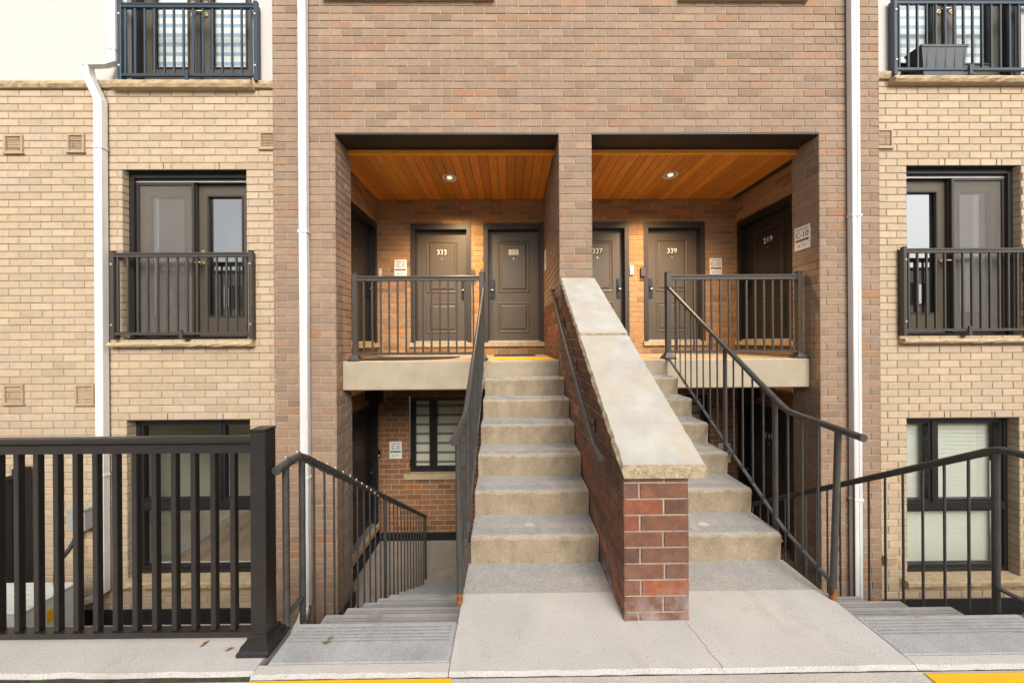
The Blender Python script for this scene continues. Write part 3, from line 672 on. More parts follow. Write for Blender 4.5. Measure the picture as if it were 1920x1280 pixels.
fcr = front(YC)
cz = lambda px, py: PZ(px, py, YC)
cx = lambda px, py=500: PX(px, py, YC)
def wing(side):
    if side < 0:
        t = thing('cream_brick_house', 'cream brick house wall with white stucco above, between black fence and brown bay', 'building', (-5, YC, ZLOW))
        x0, x1 = -8.2, XL0+.02
        mid = (cx(230), cx(462.6), cz(346, 636), cz(346, 319)); low = (cx(238, 900), cx(469, 900), cz(350, 1084), cz(350, 788)); top = (cx(236, 80), cx(471, 80), 4.90, 6.9)
        zl0, zl1 = PZ(100, 162, YC-.045), PZ(100, 149, YC-.045); zs0, zs1 = PZ(340, 161, YC-.085), PZ(340, 148, YC-.085)
        vents = [(10, 45, 254, 288), (128, 160, 252, 286), (488, 522, 248, 280), (9, 46, 721, 757), (143, 178, 721, 758)]
    else:
        t = thing('cream_brick_house', 'cream brick house wall with pale blinds drawn behind its lowest window', 'building', (6, YC, ZLOW))
        x0, x1 = XR1-.02, 9.4
        mid = (cx(1701), cx(1916), cz(1810, 629), cz(1810, 311)); low = (cx(1701, 900), cx(1912, 900), cz(1805, 1081), cz(1805, 784)); top = (cx(1683, 80), cx(1683, 80)+1.60, 4.90, 6.9)
        zl0, zl1 = PZ(1683, 145, YC-.045), PZ(1683, 132, YC-.045); zs0, zs1 = PZ(1800, 151, YC-.085), PZ(1800, 140, YC-.085)
        vents = [(1640, 1672, 243, 278)]
    bs = BrickSet(t)
    ZBR = zl0-.005
    brick_wall(bs, 'wall', fcr, x0, x1, ZLOW, ZBR, 'cream', t, [mid, low], mid[3]-60*C, phase=.1)
    for h in (mid, low):
        brick_wall(bs, 'reveal', facing_px(h[0]), YC, YC+.11, h[2], h[3], 'cream', t, (), mid[3]-60*C)
        brick_wall(bs, 'reveal', facing_nx(h[1]), -YC-.11, -YC, h[2], h[3], 'cream', t, (), mid[3]-60*C)
        MB().box(h[0], h[1], YC-.003, YC+.13, h[3], h[3]+.008).build('steel_lintel', m_steel, t)
        for k in range(2):     # open weep joints over the lintel
            xw = h[0]+(h[1]-h[0])*(.33+.45*k); MB().fbox(fcr, xw, xw+.01, h[3]+.012, h[3]+C-.004, -.006, .0015).build('weep_joint', m_dark, t)
    bs.finish()
    # stucco, ledge stones
    for a, b in ((x0, top[0]), (top[1], x1)):
        st = MB(); mortar(st, front(YC), a, b, zl1, 6.7, (), out=-.012); st.build('stucco', m_stucco, t)
    for xx in (top[0]-.004, top[1]): MB().fbox(fcr, xx, xx+.004, zl1, 6.7, -.16, -.013).build('stucco_reveal', m_stucco, t)
    lx = x0; stops = []
    while lx < x1-.01:
        nx = min(lx+.62, x1)
        if x1-nx < .2: nx = x1
        a, b = lx, nx
        if not (a > top[0]-.0 and b < top[1]+.0):
            if a < top[0]-.02 < b: b = top[0]-.02 if a < top[0]-.1 else a
            if a < top[1]+.02 < b: a = top[1]+.02
            if b-a > .03: rough_stone('ledge_stone', a+.002, b-.002, YC-.045, YC+.02, zl0, zl1, t, 10)
        lx = nx
    rough_stone('balcony_sill', top[0]-.13, top[1]+.05, YC-.085, YC+.14, zs0, zs1, t, 24)
    top = (top[0], top[1], zs1+.03, top[3])
    rough_stone('balcony_sill', mid[0]-.12, mid[1]+.10, YC-.075, YC+.14, mid[2]-.095, mid[2]-.034, t, 24)
    nst = 3; w = (low[1]-low[0]+.16)/nst
    for k in range(nst): rough_stone('window_sill', low[0]-.08+w*k+.002, low[0]-.08+w*(k+1)-.002, YC-.07, YC+.12, low[2]-.10, low[2]-.002, t, 8)
    MB().box(x0, x1, YC-.02, YC, ZLOW, ZLOW+.20).build('base_membrane', m_membrane, t)
    balcony_door(t, fcr, *mid, side); balcony_door(t, fcr, top[0], top[1], top[2], 6.85, 0, rec=.12, blind=True)
    a, b, c, d = low
    if side < 0: w = casement(t, fcr, a+.0, b, c, d, [PX(411, 860, YC+.1)], m_bframe, rec=.12, sill=False, transom=PZ(350, 944, YC+.1))
    else: w = casement(t, fcr, a, b, c, d, [PX(1752, 860, YC+.1)], m_bframe, rec=.12, sill=False, transom=PZ(1805, 945, YC+.1))
    if side > 0:
        n = 36
        for k in range(n):
            zz = c+.06+(d-c-.1)*(k+.5)/n; h = (d-c-.1)/n
            s = MB(); s.hexa([fcr.pt(a+.06, zz-h*.5, -.215), fcr.pt(b-.06, zz-h*.5, -.215), fcr.pt(b-.06, zz-h*.5+.002, -.214), fcr.pt(a+.06, zz-h*.5+.002, -.214), fcr.pt(a+.06, zz+h*.52, -.221), fcr.pt(b-.06, zz+h*.52, -.221), fcr.pt(b-.06, zz+h*.52+.002, -.220), fcr.pt(a+.06, zz+h*.52+.002, -.220)])
            s.build('blind_slat', m_slat, w)
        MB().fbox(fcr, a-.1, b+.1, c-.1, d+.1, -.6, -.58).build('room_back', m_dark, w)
    else:
        # room seen through the glass; daylight comes in through its open far end
        r = MB(); rx0, rx1, ry0, ry1, rz0, rz1 = a-.10, b+.55, YC+.24, YC+4.6, c-.16, d+.25
        r.box(rx0-.1, rx0, ry0-.05, ry1, rz0, rz1); r.box(rx0-.1, rx1+.1, ry0-.05, ry1, rz1, rz1+.1)
        r.build('room_wall', m_room, t)
        MB().box(rx1, rx1+.05, ry0-.05, ry1, rz0, rz1).build('room_side_wall', m_room, t)
        MB().box(rx0-.1, rx1+.1, ry0-.05, ry1, rz0-.05, rz0-.02).build('room_floor', m_dark, t)
        pw = .15; k = 0; x = rx0
        while x < rx1:
            o = MB().box(x+.001, min(x+pw, rx1)-.001, ry0-.05, ry1, rz0-.019, rz0).build('floor_board', m_floorwood, t); jj = RND.uniform(.8, 1.15); o.color = (jj, jj, jj, 1); x += pw
        MB().box(rx0, rx0+.016, ry0, ry1, rz0+.001, rz0+.13).build('skirting', m_white, t)
        MB().box(a+.04, b-.04, YC+.17, YC+.24, c+.01, c+.05).build('inner_sill', m_white, t)
    for (p0, p1, q0, q1) in vents:
        pm = (p0+p1)/2; vent(t, fcr, cx(p0, q0), cx(p1, q0), cz(pm, q1), cz(pm, q0))
    MB().box(x0, x1, YC+.02, 8.5, 6.7, 6.85).build('cover_slab', m_dark, t)  # unseen slab, added against sky light leaking behind the wall
    return t, mid, top, low
wl, midL, topL, lowL = wing(-1)
wr, midR, topR, lowR = wing(1)

# ================================================================== straight guards (balconies, landing, forecourt)
def guard(name, label, cat, a, b, zb, zt, mt, n, posts, group=None, rail=(.045, .055), bal=.019, post=.05, post_top=.02, brackets=False, flange=False, post_base=None, spans=None):
    """a, b: (x, y) ends; balusters spread evenly between"""
    a, b = Vector((a[0], a[1], 0)), Vector((b[0], b[1], 0)); L = (b-a).length; u = (b-a)/L; nrm = Vector((-u.y, u.x, 0))
    t = thing(name, label, cat, ((a.x+b.x)/2, (a.y+b.y)/2, (post_base if post_base is not None else zb)), group)
    z = Vector((0, 0, 1))
    tr = MB(); hw, hh = rail[0]/2, rail[1]
    prof = [(-hw*.8, -hh), (-hw*.8, -hh*.52), (-hw*.95, -hh*.46), (-hw*.95, -hh*.40), (-hw*.7, -hh*.36), (-hw, -hh*.28), (-hw, -hh*.06), (-hw*.7, hh*.06), (0, hh*.10)]
    prof = prof + [(-p_, q_) for p_, q_ in prof[:-1]][::-1]
    tr.loops([[a+nrm*p_+z*(zt+q_) for p_, q_ in prof], [b+nrm*p_+z*(zt+q_) for p_, q_ in prof]]); tr.build('top_rail', mt, t)
    MB().bar(a+z*(zb+.014), b+z*(zb+.014), rail[0]*.7, .03, side=nrm).build('bottom_rail', mt, t)
    me = None
    for k in range(n):
        p = a+u*(L*(k+.5)/n if spans is None else spans[k])
        if me is None:
            q = MB(); q.box(-bal/2, bal/2, -bal/2, bal/2, 0, zt-rail[1]-zb-.028, bev=.0025); me = q.mesh('baluster'); me.materials.append(mt)
        o = bpy.data.objects.new('baluster', me); attach(o, Matrix.Translation(p+z*(zb+.028)) @ Matrix.Rotation(math.atan2(u.y, u.x), 4, 'Z'), t)
    for s in posts:
        p = a+u*s; pb = post_base if post_base is not None else zb-.05
        mbp = MB(); mbp.box(p.x-post/2, p.x+post/2, p.y-post/2, p.y+post/2, pb, zt+post_top, bev=.004)
        po = mbp.build('post', mt, t)
        MB().box(p.x-post/2-.003, p.x+post/2+.003, p.y-post/2-.003, p.y+post/2+.003, zt+post_top, zt+post_top+.012, bev=.004).build('cap', mt, po)
        if flange:
            L4 = lambda hw, zz: [(p.x-hw, p.y-hw, zz), (p.x+hw, p.y-hw, zz), (p.x+hw, p.y+hw, zz), (p.x-hw, p.y+hw, zz)]
            e = post/2; MB().loops([L4(e+.042, pb), L4(e+.042, pb+.018), L4(e+.034, pb+.026), L4(e+.028, pb+.045), L4(e+.016, pb+.052), L4(e+.008, pb+.075), L4(e+.001, pb+.08)]).build('base_flange', mt, po)
        if brackets:
            for zz in (zb+.12, zt-.14):
                MB().box(p.x-.012, p.x+.012, p.y-post/2-.008, p.y-post/2, zz-.012, zz+.012, bev=.004).build('bolt', m_thresh, po)
    return t
def juliet(label, h, mt, pxa, pxb, pyt, pyb, n, gr):
    Y = YC-.05; xa, xb = PX(pxa, pyt, Y), PX(pxb, pyt, Y); zt = PZ((pxa+pxb)/2, pyt, Y); zb = PZ((pxa+pxb)/2, pyb, Y)
    g = guard('balcony_railing', label, 'railing', (xa, Y), (xb, Y), zb, zt, mt, n, (.0, xb-xa), gr, rail=(.04, .055), bal=.02, post=.042, post_top=.012, brackets=True, post_base=zb-.06)
    xm = (xa+xb)/2; MB().box(xm-.02, xm+.02, Y-.03, Y-.016, zb-.06, zb+.06).box(xm-.02, xm+.05, Y-.016, Y+.05, zb-.06, zb-.048).build('bracket', mt, g)
    for xx in (xa-.0135, xb-.0135): MB().box(xx, xx+.027, Y, YC-.002, zb-.05, zt).build('wall_plate', mt, g)
    return g
G = 'railings across the balcony doors'
juliet('bronze balcony railing before a glazed door, beside the white offset downspout', midL, m_bronze, 212, 471, 474, 627, 14, G)
juliet('bronze balcony railing before a glazed door, right of the brown bay on cream brick', midR, m_bronze, 1694, 1932, 466, 620, 14, G)
juliet('sky-tinted dark balcony railing before double doors with brass handles, on the white stucco', topL, m_skytint, 226, 480, 8, 144, 14, G)
juliet('sky-tinted dark balcony railing with a grey planter behind it, above the stone ledge', topR, m_skytint, 1676, 1952, 1, 133, 16, G)

# landing guards
def landing(label, pa, pb, n):
    Y = 4.075; xa, xb = PX(pa, 520, Y), PX(pb, 520, Y)
    return guard('landing_railing', label, 'railing', (xa, Y), (xb, Y), ZL+.075, 2.435, m_bronze, n, (0, xb-xa), 'guards along the porch landings', rail=(.05, .06), bal=.02, post=.06, post_top=.03, flange=True, post_base=ZL, spans=[(xb-xa)*(k+1)/(n+1) for k in range(n)])
landing('bronze landing railing with a dark wavy-edged mat behind it', 666, 903, 14)
landing('bronze landing railing ending at the pillar with the C-10 sign', 1252, 1497, 14)
# forecourt guard
Yg = 1.72; xb = PX(493, 830, Yg)
guard('forecourt_railing', 'heavy black railing with square end post on concrete edge above the sunken patio', 'railing', (-4.3, Yg+.012), (xb, Yg), .05, 1.098, m_black, 28, (xb+4.3, xb+4.3-2.0), rail=(.06, .075), bal=.027, post=.080, post_top=.04, flange=True, post_base=0.0, spans=[xb+4.3-.155-.1035*k for k in range(28)])

# ================================================================== stairs
def noseprof(y, z, dy, r=.022):
    """step cross-section from nose (y, z): front face below, tread behind; (y,z) polygon seen from +X"""
    arc = [(y+.012+r-r*math.cos(t), z-r+r*math.sin(t)) for t in (0, .5, 1.0, math.pi/2)]
    return arc
def upstairs(label, x0, x1):
    t = thing('concrete_stairs', label, 'stairs', ((x0+x1)/2, 2.3, 0), 'stairs up to the porches')
    for i in range(7):
        y, z = YS-TR*i, ZL-RS*i; yb = y+TR+.02 if i > 0 else y+.06
        if i == 0: y -= .0
        arc = [(y+.024-.024*math.cos(k), z-.024+.024*math.sin(k)) for k in (0, .45, .95, math.pi/2)]
        poly = [(yb, z-.6 if i else 1.0)] + [(yb, z)] + arc[::-1] + [(y+.008, z-.09), (y+.014, z-RS-.004)] + [(y+.014, z-.6 if i else 1.0)]
        n = len(poly); mis = [0]*n
        # side order: edge k from vertex k to k+1
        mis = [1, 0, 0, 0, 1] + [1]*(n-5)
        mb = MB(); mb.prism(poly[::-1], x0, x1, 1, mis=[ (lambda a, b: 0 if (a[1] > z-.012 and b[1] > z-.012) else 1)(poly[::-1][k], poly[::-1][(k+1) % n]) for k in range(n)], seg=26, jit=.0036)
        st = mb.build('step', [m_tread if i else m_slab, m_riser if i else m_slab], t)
        if i:
            for k in range(4):
                MB().box(x0+.03, x1-.03, y+.05+.018*k, y+.055+.018*k, z-.004, z+.0012).build('grip_groove', m_groove, st)
    MB().prism([(YS-TR*6+.02, ZLOW), (YS-.01, ZLOW), (YS-.01, 1.0), (YS-TR*6+.02, -.3)], x0+.012, x1-.012).build('stair_base', m_riser, t)
    return t
s1 = upstairs('worn concrete stairs up to the porch, beside the stairwell with the C-5 sign', SX0, SX1)
s2 = upstairs('worn concrete stairs up to the porch, between the brick stair wall and rusted railing post', SX2, SX3)
# pale spilt patches on the lower treads
for (st, px, py) in ((s1, 993, 984), (s2, 1319, 983)):
    p = P(px, py, Z=ZL-RS*6); mb = MB(); n = 16
    ring = [(p.x+.042*math.cos(2*math.pi*k/n)*RND.uniform(.7, 1.2), p.y+.03*math.sin(2*math.pi*k/n)*RND.uniform(.7, 1.2), ZL-RS*6+.003) for k in range(n)]
    mb.add(ring, [tuple(range(n))]); mb.build('pale_stain', m_pad, st)
def downstairs(label, x0, x1):
    t = thing('concrete_stairs', label, 'stairs', ((x0+x1)/2, 3.2, ZLOW), 'stairs down to the lower doors')
    r, d = .188, .28; y0 = 1.846
    MB().box(x0, x1, 1.602, y0, -.6, -.002, bev=.012).build('step', m_grey, t)
    for i in range(1, 10):
        z = -r*i; ya, yb = y0+d*(i-1)+.004, y0+d*i
        st = MB().box(x0, x1, ya-.03, yb, z-.55 if z-.55 > ZLOW-.05 else ZLOW-.05, z, bev=.012).build('step', m_grey, t)
    for i in range(0, 5):
        for k in range(5):
            MB().box(x0+.03, x1-.03, y0+d*i-.125+.02*k, y0+d*i-.119+.02*k, -r*i-.006, -r*i+.0008).build('grip_groove', m_groove, t)
    return t
downstairs('grey concrete stairs going down to the door beside the C-5 sign', DX0, DX1)
downstairs('grey concrete stairs going down to door 119', DX2, DX3)
# yellow tactile plates
def tactile(label, x0, x1, y0, y1, z, group):
    t = thing('tactile_plate', label, 'tactile plate', ((x0+x1)/2, (y0+y1)/2, z), group)
    MB().box(x0, x1, y0, y1, z+.001, z+.006, bev=.002).build('plate', m_yellow, t)
    nx, ny = max(2, int((x1-x0)/.06)), max(2, int((y1-y0)/.06)); y1 = y1-(.07 if z < 0 else 0); mb = MB()
    for i in range(nx):
        for j in range(ny):
            cxx, cyy = x0+(i+.5)*(x1-x0)/nx, y0+(j+.5)*(y1-y0)/ny
            L6 = lambda rr_, zz: [(cxx+rr_*math.cos(k*math.pi/4), cyy+rr_*math.sin(k*math.pi/4), zz) for k in range(8)]
            mb.loops([L6(.012, z+.006), L6(.008, z+.010)])
    tag(mb.build('domes', m_yellow, t), kind='stuff')
tactile('yellow tactile plate on the landing before the flat dark mat', SX0+.02, SX1-.06, YS+.07, YS+.62, ZL, 'tactile plates on the landings')
tactile('yellow tactile plate on the landing, half hidden by the sloping cap', SX2+.06, SX3-.14, YS+.07, YS+.62, ZL, 'tactile plates on the landings')
tactile('yellow tactile plate in the road before the stairs beside the heavy black railing', DX0-.02, DX1+.02, .95, PADF-.012, -.011, 'tactile plates in the road')
tactile('yellow tactile plate in the road before the stairs down to door 119', DX2, DX3+.02, .95, PADF-.024, -.011, 'tactile plates in the road')

# ================================================================== brick stair wall with sloping cap
gw = thing('stair_wall', 'dark red brick dividing wall with a sloping pale concrete cap between the two stairs', 'wall', ((GX0+GX1)/2, 2.8, 0))
GB = BrickSet(gw); GY0, GY1 = 1.82, YF-.004; gz = lambda y: .845+(y-GY0)*.697
core = MB(); i_ = .007
core.prism([(GY0+i_, -.05), (GY1, -.05), (GY1, gz(GY1)), (GY0+i_, gz(GY0))], GX0+i_, GX1-i_); core = core.build('core', m_mred, gw)
CG = .0925
GB.add(front(GY0), 'red', core, [q for q in brick_polys(GX0, GX1, 0, gz(GY0), (), -.045, CG, L=.2825, phase=GX0+.092)])
for fc, sg in ((facing_nx(GX0), -1), (facing_px(GX1), 1)):
    u0, u1 = (-GY1, -GY0) if sg < 0 else (GY0, GY1)
    # z <= .845+(y-GY0)*.697 with y = sg*u
    GB.add(fc, 'red', core, brick_polys(u0, u1, 0, gz(GY1), (), -.045, CG, phase=(-GY0-.09 if sg < 0 else GY0+.09), clip=(-.697*sg, 1.0, .845-GY0*.697-.004)))
GB.finish()
def capstone(y0, y1, seg):
    mb = MB(); th = .078; n = seg+1; rows = [[], [], [], [], [], []]
    for i in range(n):
        y = y0+(y1-y0)*i/seg; k = (y-GY0)/(GY1-GY0); z = gz(y)+.002
        z += (.011 if y0 > 2.8 else 0); xl, xr = .622-.004*k, 1.108-.06*k; j = lambda s: RND.uniform(-s, s)
        rows[0].append((xl+.014+j(.004), y, z+th+j(.002))); rows[1].append((xl+j(.007), y, z+th*.6+j(.006))); rows[2].append((xl+.012+j(.006), y, z))
        rows[3].append((xr-.012+j(.006), y, z)); rows[4].append((xr+j(.007), y, z+th*.6+j(.006))); rows[5].append((xr-.014+j(.004), y, z+th+j(.002)))
    vs = [p for r in rows for p in r]
    for r, mi in ((0, 1), (1, 1), (2, 1), (3, 1), (4, 1), (5, 0)):
        q = (r+1) % 6
        for i in range(seg): mb.f.append((r*n+i, q*n+i, q*n+i+1, r*n+i+1)); mb.mi.append(mi); mb.sm.append(False); mb.col.append((1, 1, 1))
    for e, rev in ((0, True), (seg, False)):
        fce = tuple(r*n+e for r in range(6)); mb.f.append(fce if not rev else fce[::-1]); mb.mi.append(1); mb.sm.append(False); mb.col.append((1, 1, 1))
    mb.v = [tuple(p) for p in vs]; return mb.build('cap_stone', [m_cap, m_capedge], gw)
capstone(GY0-.03, 2.86, 34); capstone(2.873, GY1-.001, 26)

# ================================================================== pipe railings
def railing_up(label, X):
    t = thing('stair_railing', label, 'railing', (X, 2.9, 0), 'pipe railings of the stairs up')
    top = [(X, 4.045, 2.265), (X, 3.98, 2.262), (X, 2.33, 1.125), (X, 2.27, 1.092), (X, 2.2, 1.082), (X, 1.79, 1.045)]
    MB().tube(top, .0215, 12).tube([(X, 1.795, 1.046), (X, 1.78, 1.044)], .0225, 12).build('handrail', m_pipe, t)
    hz = lambda y: 1.045+(y-1.79)*.0902 if y < 2.2 else (1.085+(y-2.27)*.689 if y > 2.27 else 1.085)
    bz = lambda y: .225+(y-2.31)*.689 if y > 2.31 else .09+(y-1.95)*.375
    MB().bar((X, 3.99, bz(3.99)), (X, 2.31, bz(2.31)), .028, .01, side=(1, 0, 0)).bar((X, 2.31, bz(2.31)), (X, 1.95, bz(1.95)), .028, .01, side=(1, 0, 0)).build('bottom_rail', m_pipe, t)
    for k in range(18):
        y = 1.94+.1105*k; thick = k in (0, 4, 9)
        b0 = (0.0 if k == 0 else bz(y)-.16) if thick else bz(y)
        o = MB()
        if thick: o.tube([(X, y+(.02 if k == 0 else 0), b0), (X, y-(.02 if k == 0 else 0), hz(y)-.015)], .0170, 10)
        else: o.tube([(X, y, b0), (X, y, hz(y)-.015)], .0070, 8)
        ob = o.build('post' if thick else 'baluster', m_pipe, t)
        if k == 0: MB().tube([(X, y+.02, .002), (X, y+.018, .075)], .0182, 10, cap=False).build('rusted_foot', m_rust, ob)
        elif thick: MB().box(X-.03, X+.03, y-.03, y+.03, b0-.01, b0+.004).build('base_plate', m_rust, ob)
    return t
railing_up('grey pipe railing beside the stairs to door 335, its lower end above the C-5 stairs', SX0-.028)
railing_up('grey pipe railing beside the stairs to door 339, its post rusted at the foot', SX3+.022)
def railing_down(label, X, wrap):
    t = thing('stair_railing', label, 'railing', (X, 3.2, ZLOW), 'pipe railings of the stairs down')
    hz = lambda y: .925 if y < 1.92 else .925-(y-1.92)*.675
    MB().tube([(X, 1.735, .915), (X, 1.88, .927), (X, 1.92, .922), (X, 1.97, .895), (X, 4.74, hz(4.74))], .0225, 12).tube([(X, 1.738, .915), (X, 1.726, .914)], .025, 12).build('handrail', m_pipe, t)
    bz = lambda y: -(y-1.846)*.672-.10
    MB().bar((X, 1.94, .075), (X, 1.80, .075), .03, .012, side=(1, 0, 0)).build('foot_rail', m_pipe, t)
    MB().bar((X, 1.97, bz(1.97)), (X, 4.72, bz(4.72)), .028, .012, side=(1, 0, 0)).build('bottom_rail', m_pipe, t)
    for k in range(26):
        y = 1.80 if k == 0 else 1.94+.116*(k-1); 
        if y > 4.75: break
        thick = k in (0, 1, 12, 25)
        b0 = 0.0 if k == 0 else (-.08 if k == 1 else bz(y))
        MB().tube([(X, y, b0), (X, y, hz(y)-.015)], .017 if thick else .0072, 10 if thick else 8).build('post' if thick else 'baluster', m_pipe, t)
    return t
railing_down('charcoal pipe railing wrapped with string lights beside the C-5 stairs', DX0-.03, True)
railing_down('charcoal pipe railing beside the stairs down to door 119, before the blinds window', DX3+.03, False)
# string lights wound round the left rail
X = DX0-.03; sl_t = thing('string_lights', 'thin wire of string lights wound round the charcoal handrail', 'string lights', (X, 2.8, 0))
pts = []; n = 300
for k in range(n):
    y = 1.80+(3.9-1.80)*k/n; z = .925 if y < 1.92 else .925-(y-1.92)*.675; a = k*.46
    pts.append((X+math.cos(a)*.0275, y, z+math.sin(a)*.0275))
MB().tube(pts, .0022, 5).build('wire', m_rubber, sl_t)
for k in range(6, n, 13): MB().tube([pts[k], Vector(pts[k])+Vector((.004, -.012, .018))], .0042, 6).build('bulb', m_num, sl_t)
# wall handrails on the stair wall
def wall_rail(label, X, sg):
    t = thing('wall_handrail', label, 'handrail', (X, 3, 1.0), 'handrails fixed to the brick stair wall')
    wall = GX0 if sg < 0 else GX1; r = .0205
    MB().tube([(wall-.01*sg*-1, 4.34, 2.285), (X-.01*sg, 4.335, 2.287), (X, 4.32, 2.285), (X, 4.25, 2.25), (X, 2.30, .955), (X, 2.24, .918), (X, 2.19, .895), (X, 2.02, .865)], r, 12).tube([(X, 2.021, .866), (X, 2.005, .863)], r*1.12, 12).build('rail', m_pipe, t)
    for y in (3.72, 3.05, 2.42):
        z = .955+(y-2.30)*.664
        MB().tube([(wall+sg*.001, y, z-.075), (X-.0*sg, y, z-.06), (X, y, z-.015)], .008, 8).tube([(wall+sg*.001, y, z-.12), (wall+sg*.001, y, z-.03)], .011, 8).box(min(wall, wall+sg*.012), max(wall, wall+sg*.012), y-.022, y+.022, z-.13, z-.02, bev=.004).build('bracket', m_pipe, t)
    return t
wall_rail('black pipe handrail on the brick stair wall, facing the railing with string lights', GX0-.072, -1)
wall_rail('black pipe handrail on the stair wall, its end peeping past the sloping cap', GX1+.095, 1)

# ================================================================== downspouts
def spout(label, pts, w, d, shoe, straps, nm='downspout'):
    t = thing(nm, label, 'downspout', pts[-1], 'white downspouts'); mb = MB()
    rings = []
    for i, p in enumerate(pts):
        p = Vector(p)
        rings.append([(p.x-w/2, p.y-d/2, p.z), (p.x-w/2+.008, p.y-d/2-.006, p.z), (p.x-.012, p.y-d/2-.006, p.z), (p.x-.008, p.y-d/2, p.z), (p.x+.008, p.y-d/2, p.z), (p.x+.012, p.y-d/2-.006, p.z), (p.x+w/2-.008, p.y-d/2-.006, p.z), (p.x+w/2, p.y-d/2, p.z), (p.x+w/2, p.y+d/2, p.z), (p.x-w/2, p.y+d/2, p.z)])
    mb.loops(rings, closed_end=False); mb.build('pipe', m_white, t)
    if shoe:
        a = Vector(pts[-1]); e = MB(); e.bar(a+Vector((0, 0, .03)), a+Vector((shoe[0]*.35, shoe[1]*.35, -.07)), w, d, side=(1, 0, 0) if abs(shoe[1]) > abs(shoe[0]) else (0, 1, 0)); e.bar(a+Vector((shoe[0]*.3, shoe[1]*.3, -.06)), a+Vector((shoe[0], shoe[1], -.13)), w*.98, d*.98, side=(1, 0, 0) if abs(shoe[1]) > abs(shoe[0]) else (0, 1, 0)); e.build('shoe', m_white, t)
    for (x, y, z) in straps:
        MB().box(x-w/2-.012, x+w/2+.012, y-d/2-.010, y+d/2, z-.016, z+.016, bev=.003).build('strap', m_white, t)
    return t
xd = PX(572, 640, YF-.04); yd = YF-.045
spout('white downspout on the brown bay, behind the charcoal rail with string lights', [(xd, yd, 6.6), (xd, yd, -1.55)], .092, .055, (.0, -.22), [(xd, yd, z) for z in (PZ(572, 435, yd), .0)])
xd2 = PX(1602, 640, YF-.04)
spout('white downspout on the brown bay, right of the C-10 sign', [(xd2, yd, 6.6), (xd2, yd, -1.6)], .100, .058, (.0, -.2), [(xd2, yd, PZ(1602, 405, yd)), (xd2, yd, PZ(1602, 935, yd))])
yc2 = YC-.05; xa = PX(208, 60, yc2-.03); xbm = PX(191, 640, yc2)
zs = lambda py: PZ(195, py, yc2)
spout('white downspout with an offset elbow on the cream brick, left of the balcony door', [(xa, yc2, 6.7), (xa, yc2, zs(118)), (xa-.06, yc2-.07, zs(134)), (xbm-.06, yc2-.075, zs(136)), (xbm-.065, yc2-.06, zs(150)), (xbm, yc2, zs(190)), (xbm, yc2, -1.42)], .098, .06, (-.28, -.02), [(xbm, yc2, zs(278)), (xa, yc2, zs(95)), (xbm, yc2, zs(890))])

# ================================================================== signs, bells, lamps on the walls
def sign(label, fc, u, z, num, w=.217, h=.30):
    t = thing('unit_sign', label, 'sign', fc.pt(u, z-h/2), 'white unit signs')
    MB().fbox(fc, u-w/2, u+w/2, z-h/2, z+h/2, .003, .009).build('plate', m_sign, t)
    y = lambda f: z+h/2-h*f
    text('title', 'OAKVILLAGE', .026, fc, u, y(.13), .0095, m_ink, t, .0006)
    text('unit_code', num, .092, fc, u, y(.365), .0095, m_ink, t, .0006)
    MB().fbox(fc, u-w*.42, u+w*.42, y(.64), y(.555), .009, .0102).build('black_bar', m_ink, t)
    mbk = MB()
    for k in range(9): mbk.fbox(fc, u-w*.33+w*.073*k, u-w*.33+w*.073*k+w*.055, y(.612), y(.585), .0102, .0106)
    mbk.build('bar_print', m_greyink, t)
    mb = MB(); mb.fbox(fc, u-.018, u+.018, y(.72), y(.70), .009, .0098); mb.fbox(fc, u-.005, u+w*.3, y(.84), y(.81), .009, .0098); mb.fbox(fc, u-.06, u-.03, y(.87), y(.80), .009, .0098); mb.build('small_print', m_greyink, t)
    return t
zc = lambda px, py, Y: PZ(px, py, Y)
sign('white C-7 sign on the porch back wall left of door 333', fb, bx(751.5), zc(751, 503, YB), 'C-7')
sign('white C-11 sign on the porch back wall right of door 339', fb, bx(1342), zc(1342, 500, YB), 'C-11')
p = P(1505, 446, X=XR0); sign('white C-10 sign on the pillar beside door 219', facing_nx(XR0), -p.y, p.z, 'C-10')
sign('white C-5 sign beside the lower window with striped blind', fb, PX(742, 843, YB), zc(742, 843, YB), 'C-5')
sign('white C-9 sign low behind the pipe railing, near door 119', fb, PX(1358, 846, YB), zc(1358, 846, YB), 'C-9')
p = P(1023, 487, X=XP0); sfc = facing_nx(XP0)
t = thing('notice', 'small white notice on the brick wall beside door 335', 'sign', (XP0, p.y, p.z-.2))
MB().fbox(sfc, -p.y-.10, -p.y+.10, p.z-.02, p.z+.16, .003, .008).build('plate', m_sign, t); MB().fbox(sfc, -p.y-.10, -p.y+.10, p.z-.17, p.z-.035, .003, .008).build('plate', m_sign, t)
def bell(label, fc, u, z, mt, h=.13, w=.045):
    t = thing('doorbell', label, 'doorbell', fc.pt(u, z-h/2), 'doorbells beside the doors')
    MB().fbox(fc, u-w/2, u+w/2, z-h/2, z+h/2, .0, .022).build('body', mt, t)
    n = 12; p = fc.pt(u, z-h*.22, .022); MB().tube([p, p+fc.N*.004], w*.3, n).build('button', m_sign if mt is m_lock else m_meter, t)
    p = fc.pt(u, z+h*.28, .022); MB().tube([p, p+fc.N*.003], w*.2, n).build('lens', m_lock, t)
bell('white doorbell left of the C-7 sign', fb, bx(713.5), zc(713, 511, YB), m_sign)
bell('white doorbell between doors 337 and 339', fb, bx(1184), zc(1184, 507, YB), m_sign, .15, .06)
bell('white doorbell right of the C-11 sign', fb, bx(1385.5), zc(1385, 505, YB), m_sign)
bell('black doorbell left of the C-5 sign', fb, PX(711.5, 850, YB), zc(711, 850, YB), m_lock)
